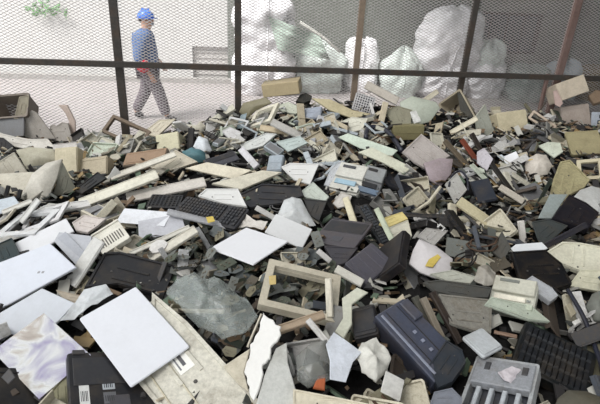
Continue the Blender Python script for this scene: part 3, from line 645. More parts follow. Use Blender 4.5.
for (a, b, c, lb) in (((462, 139), (480, 164), (150, 70, 48), 'red brown rod lying behind the navy device'), ((445, 140), (470, 168), (120, 104, 84), 'brown rod left of the red brown rod'),
                      ((472, 133), (486, 158), (70, 60, 56), 'dark rod beside the red brown rod'), ((430, 148), (463, 166), (92, 84, 74), 'dark wooden slat along the pink grey panel')):
    bar('metal_rod', 'rod', lb, a, b, 4, c, lift=.13, t=.016)
# --- right rear
R('box', 'beige_monitor', 'monitor', 'tilted pinkish cream monitor box on top beside the rusty post', (562, 101), (590, 91), (556, 84), (206, 190, 166), n=(.1, -1, .5), lift=.05, t=.22, lines=0)
R('box', 'beige_monitor', 'monitor', 'grey pink streaked monitor box below the tilted cream box', (563, 131), (592, 127), (560, 107), (182, 166, 154), n=(.1, -1, .3), lift=.08, t=.22, lines=2)
P('shell_fragment', 'panel', 'narrow pink side flap left of the tilted cream monitor box', [(553, 91), (557, 90), (563, 103), (560, 107), (555, 105)], (190, 160, 150), n=(-.5, -1, .2), lift=.10)
R('frame', 'bracket', 'bracket', 'pinkish beige bracket frame at the foot of the rusty post', (528, 118), (551, 134), (534, 110), (198, 176, 154), n=(.1, -1, .4), lift=.13, t=.02, wall=.02)
P('brown_scrap', 'plastic scrap', 'brown wedge at the right edge beside the streaked monitor', [(588, 96), (596, 90), (606, 92), (606, 100), (594, 104)], (150, 124, 98), n='half', lift=.05, t=.04)
R('panel', 'marked_plate', 'sign', 'white blue plate with black block marks at the right edge', (591, 127), (606, 127), (592, 112), (206, 216, 230), n=(0, -1, .2), lift=.12, t=.01, sticker=[(-.1, -.3, .35, .25, (30, 32, 38)), (.0, .1, .35, .22, (30, 32, 38))])
R('panel', 'olive_sheet', 'panel', 'wide olive yellow panel at the right edge', (572, 155), (606, 153), (564, 132), (158, 146, 106), n='half', lift=.09, t=.03, lip=.012)
P('plastic_sack', 'bag', 'cream lump of wrapped plastic with a yellow patch', [(526, 160), (536, 154), (546, 155), (552, 165), (548, 174), (530, 179), (524, 170)], (206, 196, 182), n='half', lift=.10, bulge=.06, crumple=.02, t=.003)
P('yellow_patch', 'tag', 'yellow tape patch on the cream lump', [(528, 160), (536, 157), (540, 160), (531, 165)], (220, 180, 80), n='half', lift=.19, t=.003, bulge=.01)
P('dirty_plate', 'plate', 'large dirty yellow green plate right of the cream lump', [(548, 202), (553, 180), (560, 162), (570, 160), (590, 180), (584, 188), (568, 196), (562, 206)], (170, 160, 116), lift=.10, t=.016, dirt=.6)
P('plastic_sheet', 'panel', 'grey translucent dotted panel below the dirty yellow plate', [(538, 218), (550, 194), (568, 194), (552, 218)], (142, 152, 150), lift=.13, t=.01)
P('leaf_scrap', 'plastic scrap', 'pale green leaf shaped scrap above the cream lump', [(538, 146), (548, 142), (560, 143), (563, 152), (554, 158), (546, 152)], (198, 204, 184), n='half', lift=.08)
R('frame', 'cream_surround', 'frame', 'cream broken frame at the right edge below the olive panel', (578, 180), (604, 178), (576, 160), (196, 184, 150), n='half', lift=.11, t=.02)
P('white_cover', 'cover', 'grey white rounded cover at the right edge', [(572, 199), (580, 190), (592, 186), (606, 190), (606, 218), (590, 206)], (206, 206, 202), lift=.15, bulge=.02, t=.012)
R('panel', 'white_plate', 'plate', 'bright white small plate above the navy device', (506, 165), (520, 159), (502, 157), (236, 236, 238), n='half', lift=.14, t=.012, dirt=.05)
P('plastic_sheet', 'panel', 'lavender white scrap left of the bright small plate', [(477, 152), (484, 148), (493, 159), (487, 171), (477, 163)], (206, 200, 206), n='half', lift=.12)
R('box', 'navy_device', 'device', 'navy black handheld device with a white label strip', (478, 203), (498, 199), (469, 181), (44, 52, 68), n='half', lift=.14, t=.02, lines=0, r=.012, sticker=[(-.34, -.2, .14, .45, (222, 224, 226))])
bar('long_board', 'board', 'cream board sloping under the navy device', (459, 200), (494, 225), 9, (198, 186, 148), lift=.11, t=.02)
P('shell_fragment', 'panel', 'grey wedge left of the navy device', [(445, 184), (457, 173), (467, 190), (455, 204)], (170, 168, 162), lift=.12)
P('casing_shell', 'casing', 'purple grey broken shell below the pink grey panel', [(424, 163), (440, 158), (453, 159), (451, 174), (441, 186), (430, 180)], (158, 142, 146), lift=.11, t=.02, bulge=.015)
tube_thing('black_cable', 'cable', 'looped black cable beside the navy device', [(449, 186), (452, 176), (460, 171), (467, 178), (468, 190)], .008, MT, .16)
bar('metal_rod', 'rod', 'brown white rod right of the navy device', (500, 186), (524, 201), 5, (196, 186, 170), lift=.14, t=.016)
bar('metal_rod', 'rod', 'long dark rod right of the navy device', (492, 163), (521, 203), 4, (62, 58, 56), lift=.12, t=.016)
bar('metal_rod', 'rod', 'dark green rod left of the dirty yellow plate', (536, 208), (552, 178), 4, (58, 70, 62), lift=.12, t=.016)
P('white_plate', 'plate', 'bright white curled plate over a black hollow', [(511, 248), (516, 244), (542, 242), (548, 248), (522, 260)], (232, 234, 238), lift=.15, t=.008, dirt=.08)
P('printer_cover', 'cover', 'cream printer cover at the right edge below the black case', [(546, 252), (562, 242), (580, 243), (608, 248), (608, 272), (582, 272), (562, 264)], (206, 202, 178), lift=.12, t=.03)
P('shell_fragment', 'panel', 'lower cream panel at the right edge with a tooth', [(568, 286), (580, 270), (608, 270), (608, 293)], (196, 192, 164), n='half', lift=.08, t=.02)
P('black_case', 'casing', 'broken black case right of the dotted panel', [(553, 217), (569, 195), (586, 203), (599, 213), (588, 230), (572, 224), (566, 222)], (42, 38, 48), lift=.16, t=.04)
bar('black_bar', 'bar', 'grey black bar under the broken black case', (546, 246), (588, 224), 6, (72, 70, 82), lift=.16, t=.02)
bar('plastic_bar', 'bar', 'white stick standing above the curled plate', (524, 246), (521, 221), 7, (200, 194, 186), n=CAM, lift=.12, t=.016)
P('shell_fragment', 'panel', 'dark grey bent tray left of the grey black bar', [(532, 222), (548, 219), (568, 226), (552, 240), (544, 246), (538, 238)], (86, 92, 92), lift=.11, t=.012)
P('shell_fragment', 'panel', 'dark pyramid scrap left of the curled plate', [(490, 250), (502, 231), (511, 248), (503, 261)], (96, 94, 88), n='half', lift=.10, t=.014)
P('black_case', 'casing', 'large black hollow case below the curled plate', [(512, 252), (545, 250), (562, 264), (572, 284), (548, 292), (520, 278)], (24, 24, 28), lift=.08, t=.03)
# --- centre
R('printer', 'desk_printer', 'printer', 'white desktop printer with a blue control panel', (328, 188), (357, 194), (341, 161), (220, 216, 204), n='half', lift=.12, t=.09)
P('shell_fragment', 'panel', 'pale grey upright side cover left of the white printer', [(324, 185), (331, 168), (341, 161), (344, 164), (330, 187)], (206, 208, 212), n='half', lift=.12, t=.014)
R('printer', 'desk_phone', 'device', 'dark grey desk device beside the white printer', (356, 191), (377, 197), (367, 164), (120, 122, 124), n='half', lift=.11, t=.07, lid=(136, 138, 138), slot=(30, 30, 34), ctl=(28, 28, 32), tray=(96, 112, 130))
P('black_sheet', 'panel', 'black plank right of the dark desk device', [(383, 179), (389, 175), (411, 187), (409, 193), (390, 186)], (34, 36, 46), lift=.11, t=.02)
P('shell_fragment', 'panel', 'mint white pyramid shaped shell left of the printer', [(298, 194), (313, 182), (329, 197), (326, 201), (306, 198)], (204, 212, 198), n='half', lift=.13, t=.014)
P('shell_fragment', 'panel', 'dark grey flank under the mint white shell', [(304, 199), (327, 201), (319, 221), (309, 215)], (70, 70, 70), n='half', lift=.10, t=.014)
P('plastic_scrap', 'plastic scrap', 'white cover scrap below the white printer', [(333, 203), (341, 192), (352, 196), (348, 206), (338, 208)], (216, 210, 200), n='half', lift=.11)
P('long_board', 'board', 'cream and pink edged board behind the dark desk device', [(358, 152), (372, 147), (412, 167), (404, 174), (382, 162)], (200, 200, 176), lift=.11, t=.016)
bar('plastic_bar', 'bar', 'cream upright bar between the printer and the rack of keys', (345, 196), (359, 238), 7, (206, 196, 164), lift=.13, t=.02)
P('plastic_sheet', 'panel', 'white panel left of the mint pyramid shell', [(281, 167), (290, 163), (319, 164), (310, 185), (294, 180)], (228, 226, 222), n='half', lift=.12, t=.012, dirt=.1)
R('box', 'blue_box', 'casing', 'small blue grey box above the crossing cream boards', (266, 171), (281, 170), (269, 155), (150, 162, 172), n='half', lift=.13, t=.06, lines=1)
R('laptop', 'grey_laptop', 'laptop', 'opened grey notebook base above the tan edged board', (210, 169), (240, 159), (204, 160), (92, 92, 102), n='half', lift=.11, t=.02)
bar('plastic_bar', 'bar', 'white bar right of the grey notebook', (240, 148), (256, 166), 7, (216, 214, 216), lift=.13, t=.02)
P('black_case', 'casing', 'black broken notebook case below the crossing boards', [(236, 196), (262, 184), (300, 186), (304, 196), (280, 204), (250, 208)], (44, 44, 50), lift=.06, t=.016)
P('plastic_film', 'plastic film', 'standing cone of clear film in the centre of the heap', [(276, 219), (284, 200), (292, 197), (301, 199), (316, 226), (300, 228)], (200, 200, 200), n='half', lift=.12, m=film((212, 214, 214), .7), bulge=.04, crumple=.012, t=.002)
bar('plastic_bar', 'bar', 'thin white strip above the twin white panels', (256, 207), (279, 220), 5, (222, 220, 214), lift=.14, t=.01)
R('panel', 'flat_display', 'panel', 'bright white rectangular lid in the centre with a torn corner', (210, 248), (253, 263), (246, 226), (234, 234, 238), lift=.14, t=.010, dirt=.05, r=.004)
R('panel', 'flat_display', 'panel', 'smaller white lid right behind the bright central lid', (265, 232), (302, 248), (276, 213), (228, 228, 228), lift=.12, t=.010, dirt=.1, r=.004)
P('cloth_scrap', 'cloth', 'crumpled beige rag above the bright central lid', [(231, 229), (234, 217), (243, 213), (256, 220), (268, 222), (262, 230), (246, 226)], (206, 198, 190), lift=.12, crumple=.022, t=.004)
R('laptop', 'grey_laptop', 'laptop', 'purple grey notebook lid in the centre right', (311, 241), (354, 247), (331, 217), (102, 96, 102), lift=.10, t=.02)
P('black_sheet', 'panel', 'dark grey keyboard tray below the purple grey notebook', [(324, 246), (358, 248), (346, 263), (336, 266)], (78, 74, 82), lift=.09, t=.02)
R('box', 'disc_drive', 'device', 'dark ribbed device box with a bluish sheen', (345, 263), (368, 284), (372, 241), (88, 84, 92), lift=.13, t=.06, lines=4, m=mat((86, 84, 92), .3, .2, .3))
R('box', 'disc_drive', 'device', 'black device front beside the dark ribbed box', (369, 284), (398, 262), (376, 250), (40, 38, 42), n='half', lift=.12, t=.05, lines=0)
R('keyboard', 'keyboard', 'keyboard', 'narrow black strip of keys between two cream rails', (356, 206), (381, 246), (367, 202), (40, 42, 46), lift=.12, t=.016, keys=(14, 4), kc=(56, 60, 66))
bar('long_board', 'board', 'pale green rail right of the narrow strip of keys', (375, 206), (407, 270), 6, (176, 184, 158), lift=.14, t=.02)
P('yellow_plate', 'plate', 'yellow edged cream plate right of the green rail', [(379, 224), (384, 218), (402, 212), (408, 219), (388, 228)], (216, 196, 120), lift=.15, t=.014)
P('plastic_sheet', 'panel', 'cream block below the yellow edged plate', [(386, 229), (408, 220), (412, 236), (398, 246), (392, 240)], (196, 192, 172), lift=.12, t=.03)
P('casing_shell', 'casing', 'white casing shell with a yellow paint mark', [(409, 263), (413, 250), (419, 239), (436, 246), (453, 259), (450, 273), (436, 278), (420, 272)], (214, 208, 208), lift=.15, bulge=.025, t=.014, dirt=.15)
P('yellow_patch', 'tag', 'yellow paint patch on the white casing shell', [(425, 266), (429, 259), (438, 254), (441, 257), (433, 267)], (206, 178, 74), lift=.19, t=.004, dirt=.3)
P('shell_fragment', 'panel', 'grey panel with a brown spot above the white casing shell', [(417, 236), (426, 228), (448, 231), (434, 246)], (170, 166, 162), lift=.11)
bar('plastic_bar', 'bar', 'white stick left of the purple grey notebook', (318, 250), (331, 261), 5, (216, 212, 206), lift=.15, t=.012)
bar('plastic_bar', 'bar', 'cream stick below the dark ribbed box', (336, 268), (363, 283), 8, (206, 202, 190), lift=.16, t=.016)
# --- bottom centre
P('plastic_dome', 'plastic film', 'crumpled clear plastic dome left of the cream metal frame', [(166, 294), (176, 279), (194, 272), (222, 281), (246, 298), (258, 316), (246, 334), (222, 338), (198, 326), (180, 308)], (170, 178, 176), lift=.10, bulge=.06, crumple=.03, t=.002, m=film((176, 184, 180), .28))
R('frame', 'metal_surround', 'frame', 'cream metal frame full of circuit board scraps', (260, 303), (335, 321), (268, 257), (190, 180, 158), lift=.16, t=.04, wall=.032)
bar('plastic_bar', 'bar', 'upright cream post at the right side of the metal frame', (328, 278), (330, 317), 7, (206, 198, 178), n=CAM, lift=.17, t=.02)
P('sticker_tag', 'tag', 'yellow tag on the left corner of the cream metal frame', [(267, 276), (276, 275), (276, 284), (267, 285)], (190, 164, 96), lift=.20, t=.003)
bar('wooden_lath', 'board', 'brown wooden slat below the cream metal frame', (277, 329), (324, 313), 8, (160, 138, 112), lift=.16, t=.02)
P('torn_sheet', 'panel', 'bright white torn panel with jagged edges in the foreground', jag([(263, 312), (269, 318), (281, 326), (279, 338), (271, 347), (270, 358), (263, 364), (262, 378), (254, 400), (249, 392), (247, 378), (241, 370), (249, 358), (250, 344), (257, 333), (260, 322)]), (236, 234, 228), lift=.17, t=.012, dirt=.1)
bar('wire_strip', 'bar', 'thin cream strip along the torn white panel', (248, 346), (262, 313), 2.5, (214, 204, 184), lift=.18, t=.008)
P('vent_scrap', 'plastic scrap', 'cream ribbed scrap left of the torn white panel', [(223, 366), (250, 348), (244, 372), (249, 392), (238, 384)], (190, 180, 158), lift=.10)
P('grey_flap', 'panel', 'pale grey tapering flap right of the torn white panel', [(254, 412), (264, 376), (276, 348), (287, 342), (288, 362), (298, 396), (298, 412)], (190, 190, 184), lift=.10, t=.012)
P('beige_sheet', 'panel', 'beige panel edge along the bottom of the frame', [(293, 389), (330, 396), (374, 405), (366, 418), (293, 414)], (200, 190, 166), lift=.10, t=.03)
P('clear_visor', 'visor', 'translucent white visor piece with corner holes', [(326, 344), (334, 332), (346, 340), (362, 352), (353, 362), (346, 382), (330, 379), (330, 360)], (206, 210, 220), lift=.17, t=.006, m=film((214, 218, 226), .8), dirt=.1)
P('clear_bowl', 'plastic film', 'smoky translucent bowl left of the white visor piece', [(296, 356), (312, 342), (328, 338), (331, 360), (330, 380), (308, 388), (297, 380)], (126, 124, 118), lift=.10, bulge=.04, t=.003, m=film((130, 132, 128), .45))
P('orange_scrap', 'plastic scrap', 'orange red scrap seen inside the smoky bowl', [(313, 388), (318, 376), (326, 374), (325, 390)], (190, 92, 48), lift=.08)
P('plastic_film', 'plastic film', 'crumpled whitish film right of the white visor piece', [(357, 352), (362, 342), (376, 338), (391, 358), (388, 370), (376, 382), (362, 372)], (200, 198, 188), lift=.13, bulge=.03, crumple=.025, t=.003)
R('panel', 'white_card', 'card', 'white card right of the crumpled whitish film', (381, 391), (400, 401), (386, 370), (222, 220, 212), lift=.12, t=.006)
bar('plastic_bar', 'bar', 'white stick above the translucent visor', (308, 319), (333, 348), 6, (218, 214, 208), lift=.19, t=.014)
P('curved_flap', 'plastic scrap', 'curved greenish white flap right of the cream metal frame', [(342, 298), (357, 287), (368, 292), (352, 304), (352, 324), (344, 338), (335, 331), (343, 318)], (186, 186, 166), lift=.15, t=.012)
R('box', 'dark_module', 'device', 'dark module right of the curved flap', (354, 338), (378, 332), (350, 308), (52, 52, 56), lift=.09, t=.04, lines=2)
# --- right foreground
R('printer_body', 'dark_printer', 'printer', 'large blue black printer body with long ridges', (372, 316), (434, 382), (404, 294), (72, 76, 92), lift=.12, t=.09, m=mat((66, 70, 84), .35, 0, .4))
P('printer_end', 'printer', 'blue black printer end with exposed parts', [(428, 366), (446, 340), (462, 350), (466, 362), (452, 382), (438, 388)], (46, 54, 66), lift=.12, t=.05)
P('dark_flap', 'panel', 'grey blue curved flap below the blue black printer', [(430, 404), (434, 392), (452, 388), (462, 398), (462, 412), (432, 412)], (120, 124, 136), lift=.12, t=.012)
R('printer', 'light_printer', 'printer', 'grey white printer unit with twin screws on its ledge', (487, 304), (532, 312), (494, 274), (190, 188, 172), n='half', lift=.13, t=.08, lid=(180, 178, 164), ctl=(222, 216, 200), slot=(110, 112, 106), tray=(176, 182, 164))
P('printer_ledge', 'tray', 'pale green output ledge below the grey white printer', [(485, 304), (491, 297), (532, 307), (550, 322), (530, 320)], (176, 184, 166), lift=.13, t=.016)
P('printer_carriage', 'device', 'small grey carriage on the right end of the grey white printer', [(526, 280), (532, 276), (552, 288), (558, 296), (550, 302), (536, 292)], (166, 168, 172), lift=.16, t=.03)
P('circuit_tray', 'tray', 'speckled grey tray panel left of the grey white printer', [(438, 294), (492, 300), (491, 334), (470, 330), (450, 324)], (150, 146, 134), lift=.09, t=.016, dirt=.7)
P('dark_ribbed_strip', 'panel', 'dark grey ribbed strip above the speckled tray', [(424, 282), (440, 280), (492, 288), (488, 298), (462, 298), (436, 292)], (98, 98, 94), lift=.11, t=.02)
P('plastic_sheet', 'panel', 'pale cover above the dark grey ribbed strip', [(430, 274), (452, 270), (476, 277), (470, 284), (446, 281)], (178, 178, 164), lift=.12)
P('stone_lump', 'lump', 'grey speckled lump left of the grey white printer', [(474, 280), (478, 268), (488, 265), (496, 272), (494, 284), (484, 286)], (156, 150, 138), n='half', lift=.13, bulge=.03, crumple=.02, t=.01)
for (a, b, c, lb) in (((433, 291), (461, 342), (70, 58, 52), 'dark brown rail left of the speckled tray'), ((424, 297), (446, 344), (150, 138, 120), 'pale wooden rail left of the dark brown rail'),
                      ((416, 296), (432, 330), (110, 108, 96), 'grey rail beside the blue black printer')):
    bar('metal_rail', 'rail', lb, a, b, 6, c, lift=.11, t=.02)
R('box', 'hinge_plate', 'bracket', 'pale blue grey hinge plate with screw holes', (462, 336), (484, 356), (482, 326), (176, 180, 182), lift=.16, t=.02, lines=0, sticker=[(.2, -.3, .08, .12, (40, 40, 42)), (.2, .1, .08, .12, (40, 40, 42))])
R('chassis', 'printer_chassis', 'printer', 'grey white printer chassis with upright white bars at the bottom right', (458, 408), (524, 420), (475, 352), (160, 162, 164), lift=.14, t=.05, bars=4, dirt=.5)
P('cable_scrap', 'plastic scrap', 'pale pinkish scrap on the grey printer chassis', [(498, 372), (512, 366), (528, 372), (532, 382), (514, 384), (504, 380)], (198, 190, 194), lift=.18, crumple=.012, t=.006)
R('keyboard', 'black_printer', 'printer', 'large black printer with a ribbed roller cover at the right', (512, 362), (586, 398), (524, 318), (26, 30, 34), lift=.10, t=.06, keys=(12, 4), kc=(24, 26, 30), miss=0, gap=False)
P('olive_cover', 'cover', 'dark olive rounded cover in the bottom right corner', [(552, 414), (558, 398), (568, 390), (586, 391), (608, 400), (608, 414)], (106, 102, 86), lift=.14, bulge=.02, t=.012)
P('grey_roller', 'roller', 'grey rounded roller at the right edge', [(586, 306), (592, 294), (606, 288), (606, 322), (594, 320)], (122, 126, 118), n='half', lift=.10, bulge=.03, t=.02)
tube_thing('black_cable', 'cable', 'black cable running down the right edge past the roller', [(568, 290), (574, 300), (584, 318), (594, 344), (604, 372)], .010, MT, .12)
P('plastic_scrap', 'plastic scrap', 'tiny white scrap beside the cable at the right edge', [(573, 321), (579, 318), (582, 322), (576, 325)], (226, 222, 214), lift=.16)
P('plastic_scrap', 'plastic scrap', 'small tan block beside the cable at the right edge', [(566, 305), (571, 302), (577, 313), (572, 317)], (156, 146, 120), lift=.14, t=.02)
bar('metal_rod', 'rod', 'thin brown rod left of the large black printer', (494, 331), (517, 336), 3, (150, 116, 94), lift=.14, t=.01)

# ------------------------------------------------------------------ loose scrap between the traced things
def shard(seed, n=6, lo=.45):
    r = random.Random(seed); return [(math.cos(a)*q, math.sin(a)*q*.62) for a, q in ((2*math.pi*(k+r.uniform(-.3, .3))/n, r.uniform(lo, 1)) for k in range(n))]
def proto_list():
    D = {}
    D['plastic_shard'] = [MB().prism(shard(k, 4+k % 4), -.09, 0, .012).mesh('plastic_shard') for k in range(8)]
    L = []
    for k in range(5):
        w_ = .10+.04*k; mb = MB(); mb.box(-1, 1, -w_, w_, -.05, 0, .01); mb.box(-1, 1, w_-.04, w_, -.16, -.05, .006); mb.box(-1, 1, -w_, -w_+.04, -.16, -.05, .006)
        if k % 2: mb.box(-.02, .02, -w_+.03, w_-.03, 0, .05, .004)
        L.append(mb.mesh('plastic_strip'))
    D['plastic_strip'] = L
    L = []
    for k in range(3):
        mb = MB(); mb.box(-1, 1, -.6, -.42, -.09, 0, .01); mb.box(-1, -.82, -.42, .6, -.09, 0, .01)
        if k: mb.box(.82, 1, -.42, .6 if k == 2 else .1, -.09, 0, .01)
        L.append(mb.mesh('bezel_piece'))
    D['bezel_piece'] = L
    L = []
    for k in range(3):
        mb = MB(); t = .05; mb.box(-1, 1, -.7, .7, -.5, -.5+t, .01); mb.box(-1, 1, -.7, -.7+t, -.45, 0, .01); mb.box(-1, -1+t, -.65, .7, -.45, 0 if k else .1, .01)
        if k > 1: mb.box(1-t, 1, -.65, .7, -.45, -.1, .01)
        L.append(mb.mesh('casing_corner'))
    D['casing_corner'] = L
    L = []
    for k in range(3): L.append(MB().prism(rrect(2, 1.3-.2*k, .08), -.5, 0, .03).mesh('drive_unit'))
    D['drive_unit'] = L
    L = []
    for k in range(4): L.append(MB().prism(shard(40+k, 5+k, .7) if k % 2 else rrect(2, 1.1, .05), -.03, 0, .005).mesh('circuit_board'))
    D['circuit_board'] = L
    D['metal_rod'] = [MB().tube([(-1, 0, 0), (-.3, .02*k, .01), (.4, -.02*k, 0), (1, .03*k, .02)], .028+.008*k, 6).box(-1.02, -.9, -.07, .07, -.03, .03, .008).mesh('metal_rod') for k in range(3)]
    L = []
    for k in range(4):
        r = random.Random(k+5); pts = [(math.cos(a*1.9+k)*(.9-.05*a)+r.uniform(-.1, .1), math.sin(a*1.9+k)*.6+r.uniform(-.1, .1), .1*math.sin(a*2.3)+.05*a) for a in (i*.35 for i in range(18))]
        L.append(MB().tube(pts, .045, 5).mesh('cable', True))
    D['cable'] = L
    L = []
    for k in range(3):
        mb = MB(); ring_mb(mb, rrect(2, 1.3, .12), rrect(1.86, 1.16, .08), -.18, 0); mb.prism(rrect(1.9, 1.2, .1), -.2, -.16, .01); L.append(mb.mesh('cover_tray'))
    D['cover_tray'] = L
    return D
PR = proto_list()
chipm = []
for k in range(3):
    r = random.Random(k+70); mb = MB()
    for _ in range(9):
        x, y, a, b = r.uniform(-.55, .5), r.uniform(-.28, .2), r.uniform(.05, .16), r.uniform(.04, .12); mb.box(x, x+a, y, y+b, 0, r.uniform(.04, .14), .008)
    chipm.append(mb.mesh('chips'))
lidm = MB().prism(rrect(1.8, 1.0, .05), 0, .03, .01).mesh('lid_plate')
PAL_L = [('white', (224, 224, 222)), ('cream', (212, 204, 180)), ('off-white', (206, 202, 194)), ('beige', (184, 175, 155)), ('pale grey', (170, 170, 170)), ('charcoal', (58, 58, 62)), ('black', (36, 36, 40))]
PAL_R = [('cream', (198, 190, 164)), ('grey', (140, 138, 134)), ('dark grey', (84, 82, 84)), ('black', (34, 34, 38)), ('olive', (132, 127, 100)), ('beige', (174, 166, 146)), ('white', (214, 212, 208)), ('brown', (102, 88, 76)), ('slate', (86, 94, 106))]
PAL_F = [('cream', (214, 208, 188)), ('white', (224, 222, 218)), ('pale green', (192, 200, 180)), ('beige', (190, 182, 162)), ('grey', (158, 156, 150)), ('charcoal', (70, 68, 68)), ('tan', (182, 168, 140)), ('off-white', (212, 210, 202)), ('cream', (206, 200, 180)), ('white', (214, 214, 212)), ('pale blue', (180, 190, 196))]
PCB = [('green', (92, 104, 86)), ('brown', (106, 96, 80)), ('dark green', (62, 72, 64)), ('pale yellow', (146, 140, 112)), ('grey', (124, 128, 122)), ('slate', (104, 112, 114))]
NOUN = {'plastic_shard': ('plastic shard', 'plastic scrap'), 'plastic_strip': ('plastic strip', 'strip'), 'bezel_piece': ('broken bezel piece', 'bezel'), 'casing_corner': ('casing corner', 'casing'),
        'drive_unit': ('drive unit', 'device'), 'circuit_board': ('circuit board', 'circuit board'), 'cable': ('coiled cable', 'cable'), 'cover_tray': ('cover tray', 'cover'), 'metal_rod': ('thin rod', 'rod')}
def proj(p):
    q = RC.transposed() @ (p-EYE); return CX-F*q.x/q.z, CY+F*q.y/q.z
HPX = [(proj(h[0]), h[0], h[1]) for h in HEROES]
USED = set()
def filler_label(noun, col, size, p):
    x, y = proj(p)
    near = sorted(HPX, key=lambda h: (h[1]-p).length)[:16]
    for (hx, hy), hp, hl in near:
        dx, dy = x-hx, y-hy
        rel = ('right of' if dx > 0 else 'left of') if abs(dx) > abs(dy) else ('in front of' if dy > 0 else 'behind')
        words = hl.split()
        for cut in (' lying', ' beside', ' behind', ' at the', ' with', ' below', ' above', ' in the', ' on the', ' left of', ' right of', ' under', ' between', ' near', ' among', ' standing', ' leaning', ' along', ' over', ' resting', ' running', ' crossing', ' poking', ' half', ' sticking', ' sloping', ' seen', ' spreading', ' pointing', ' just', ' full', ' against', ' across', ' meeting', ' ending', ' of the', ' beside', ' hanging', ' strip at', ' from'):
            i = hl.find(cut)
            if i > 5: hl = hl[:i]
        lb = f'{size} {col} {noun} {rel} the {hl}'
        if len(lb.split()) <= 16 and lb not in USED: USED.add(lb); return lb, True
    hl = near[0][2]; return f'{size} {col} {noun} lying loose in the heap', False
def covered(px, py):
    for q in OUTLINES:
        c = False
        for i in range(len(q)):
            (x0, y0), (x1, y1) = q[i-1], q[i]
            if (y0 > py) != (y1 > py) and px < (x1-x0)*(py-y0)/(y1-y0)+x0: c = not c
        if c: return True
    return False
def fill(n, seed=21, zone=None):
    kinds = (['plastic_shard']*26+['plastic_strip']*22+['bezel_piece']*10+['casing_corner']*9+['drive_unit']*6+['circuit_board']*13+['cable']*5+['cover_tray']*9+['metal_rod']*5)
    made = 0; tries = 0; rnd = random.Random(seed)
    while made < n and tries < 40000:
        tries += 1
        x = rnd.uniform(-3.3, 4.0); y = rnd.uniform(.95, 5.5)
        if zone: x = rnd.uniform(zone[0], zone[1]); y = rnd.uniform(zone[2], zone[3])
        if fence_dist(x, y) > -.16: continue
        z = heap(x, y); px, py = proj(Vector((x, y, z)))
        if not (-60 < px < 700 and py < 440) or covered(px, py): continue
        k = rnd.choice(kinds)
        board_zone = (195 < px < 345 and 235 < py < 305) or (190 < px < 260 and 320 < py < 360)
        if (board_zone and rnd.random() < .75) or zone: k = 'circuit_board'
        far = sstep(2.2, 4.0, y)
        if px > 400 and k in ('plastic_shard', 'bezel_piece') and rnd.random() < .3: k = rnd.choice(('metal_rod', 'cable', 'drive_unit'))
        if far > .6 and k in ('plastic_shard', 'circuit_board', 'cable') and px < 430 and rnd.random() < .35: k = 'plastic_strip'
        s = {'plastic_shard': rnd.uniform(.05, .12), 'plastic_strip': rnd.uniform(.09, .19), 'bezel_piece': rnd.uniform(.08, .17), 'casing_corner': rnd.uniform(.06, .13), 'drive_unit': rnd.uniform(.06, .10),
             'circuit_board': rnd.uniform(.05, .12), 'cable': rnd.uniform(.06, .12), 'cover_tray': rnd.uniform(.07, .14), 'metal_rod': rnd.uniform(.12, .24)}[k]*(1-.12*far)
        if board_zone: s *= .7
        if zone: s = rnd.uniform(.03, .062)
        if k == 'circuit_board': cn, c = rnd.choice(PCB)
        elif k == 'cable': cn, c = rnd.choice([('black', (30, 30, 34)), ('grey', (130, 130, 130)), ('black', (30, 30, 34)), ('brown', (110, 80, 60))])
        else: cn, c = rnd.choice(PAL_F if y > 3.3 and x < 1.8 else PAL_R if px > 380 or py > 285 else PAL_L)
        me = rnd.choice(PR[k]); o = bpy.data.objects.new(k, me)
        if not me.materials: me.materials.append(None)
        o.material_slots[0].link = 'OBJECT'; COL.objects.link(o)
        o.material_slots[0].material = mat(tone(c), .6, 0, .55, .25) if k != 'drive_unit' else mat(tone(c), .45, .3, .4)
        nz = Vector((rnd.gauss(0, .5), -.25*far-.15+rnd.gauss(0, .5), 1)).normalized()
        Rm = nz.to_track_quat('Z', 'Y').to_matrix() @ Matrix.Rotation(rnd.uniform(0, 6.283), 3, 'Z')
        loc = Vector((x, y, z+rnd.uniform(-.05, .02+.03*far)+(.03 if zone else 0)+(.10*s/.1 if k == 'casing_corner' else 0)*.3))
        MW = Matrix.Translation(loc) @ Rm.to_4x4() @ Matrix.Diagonal((s, s*rnd.uniform(.8, 1.2), s, 1))
        if sum(covered(*proj(MW @ Vector((a, b, 0)))) for a in (-.9, 0, .9) for b in (-.5, 0, .5)) > rnd.choice((1, 2, 2, 3)): bpy.data.objects.remove(o); continue
        o.matrix_world = MW
        if k == 'circuit_board':
            q = bpy.data.objects.new('chips', chipm[made % 3]); COL.objects.link(q); q.parent = o; q['kind'] = 'stuff'
            if not chipm[made % 3].materials: chipm[made % 3].materials.append(mat((120, 112, 96), .5, 0, .7, .4, (40, 40, 42), 3))
        elif k == 'drive_unit':
            q = bpy.data.objects.new('lid_plate', lidm); COL.objects.link(q); q.parent = o
            if not lidm.materials: lidm.materials.append(mat((150, 150, 152), .35, .6, .4))
        size = 'small' if s < .085 else 'mid-sized' if s < .13 else 'large'
        noun, cat = NOUN[k]; lb, uniq = filler_label(noun, cn, size, loc)
        tag(o, lb, cat, 'loose %ss in the scrap heap' % noun); made += 1
fill(1210)
fill(105, 5, (-.85, .22, 1.65, 2.55))          # the spill of broken circuit boards in and around the cream frame

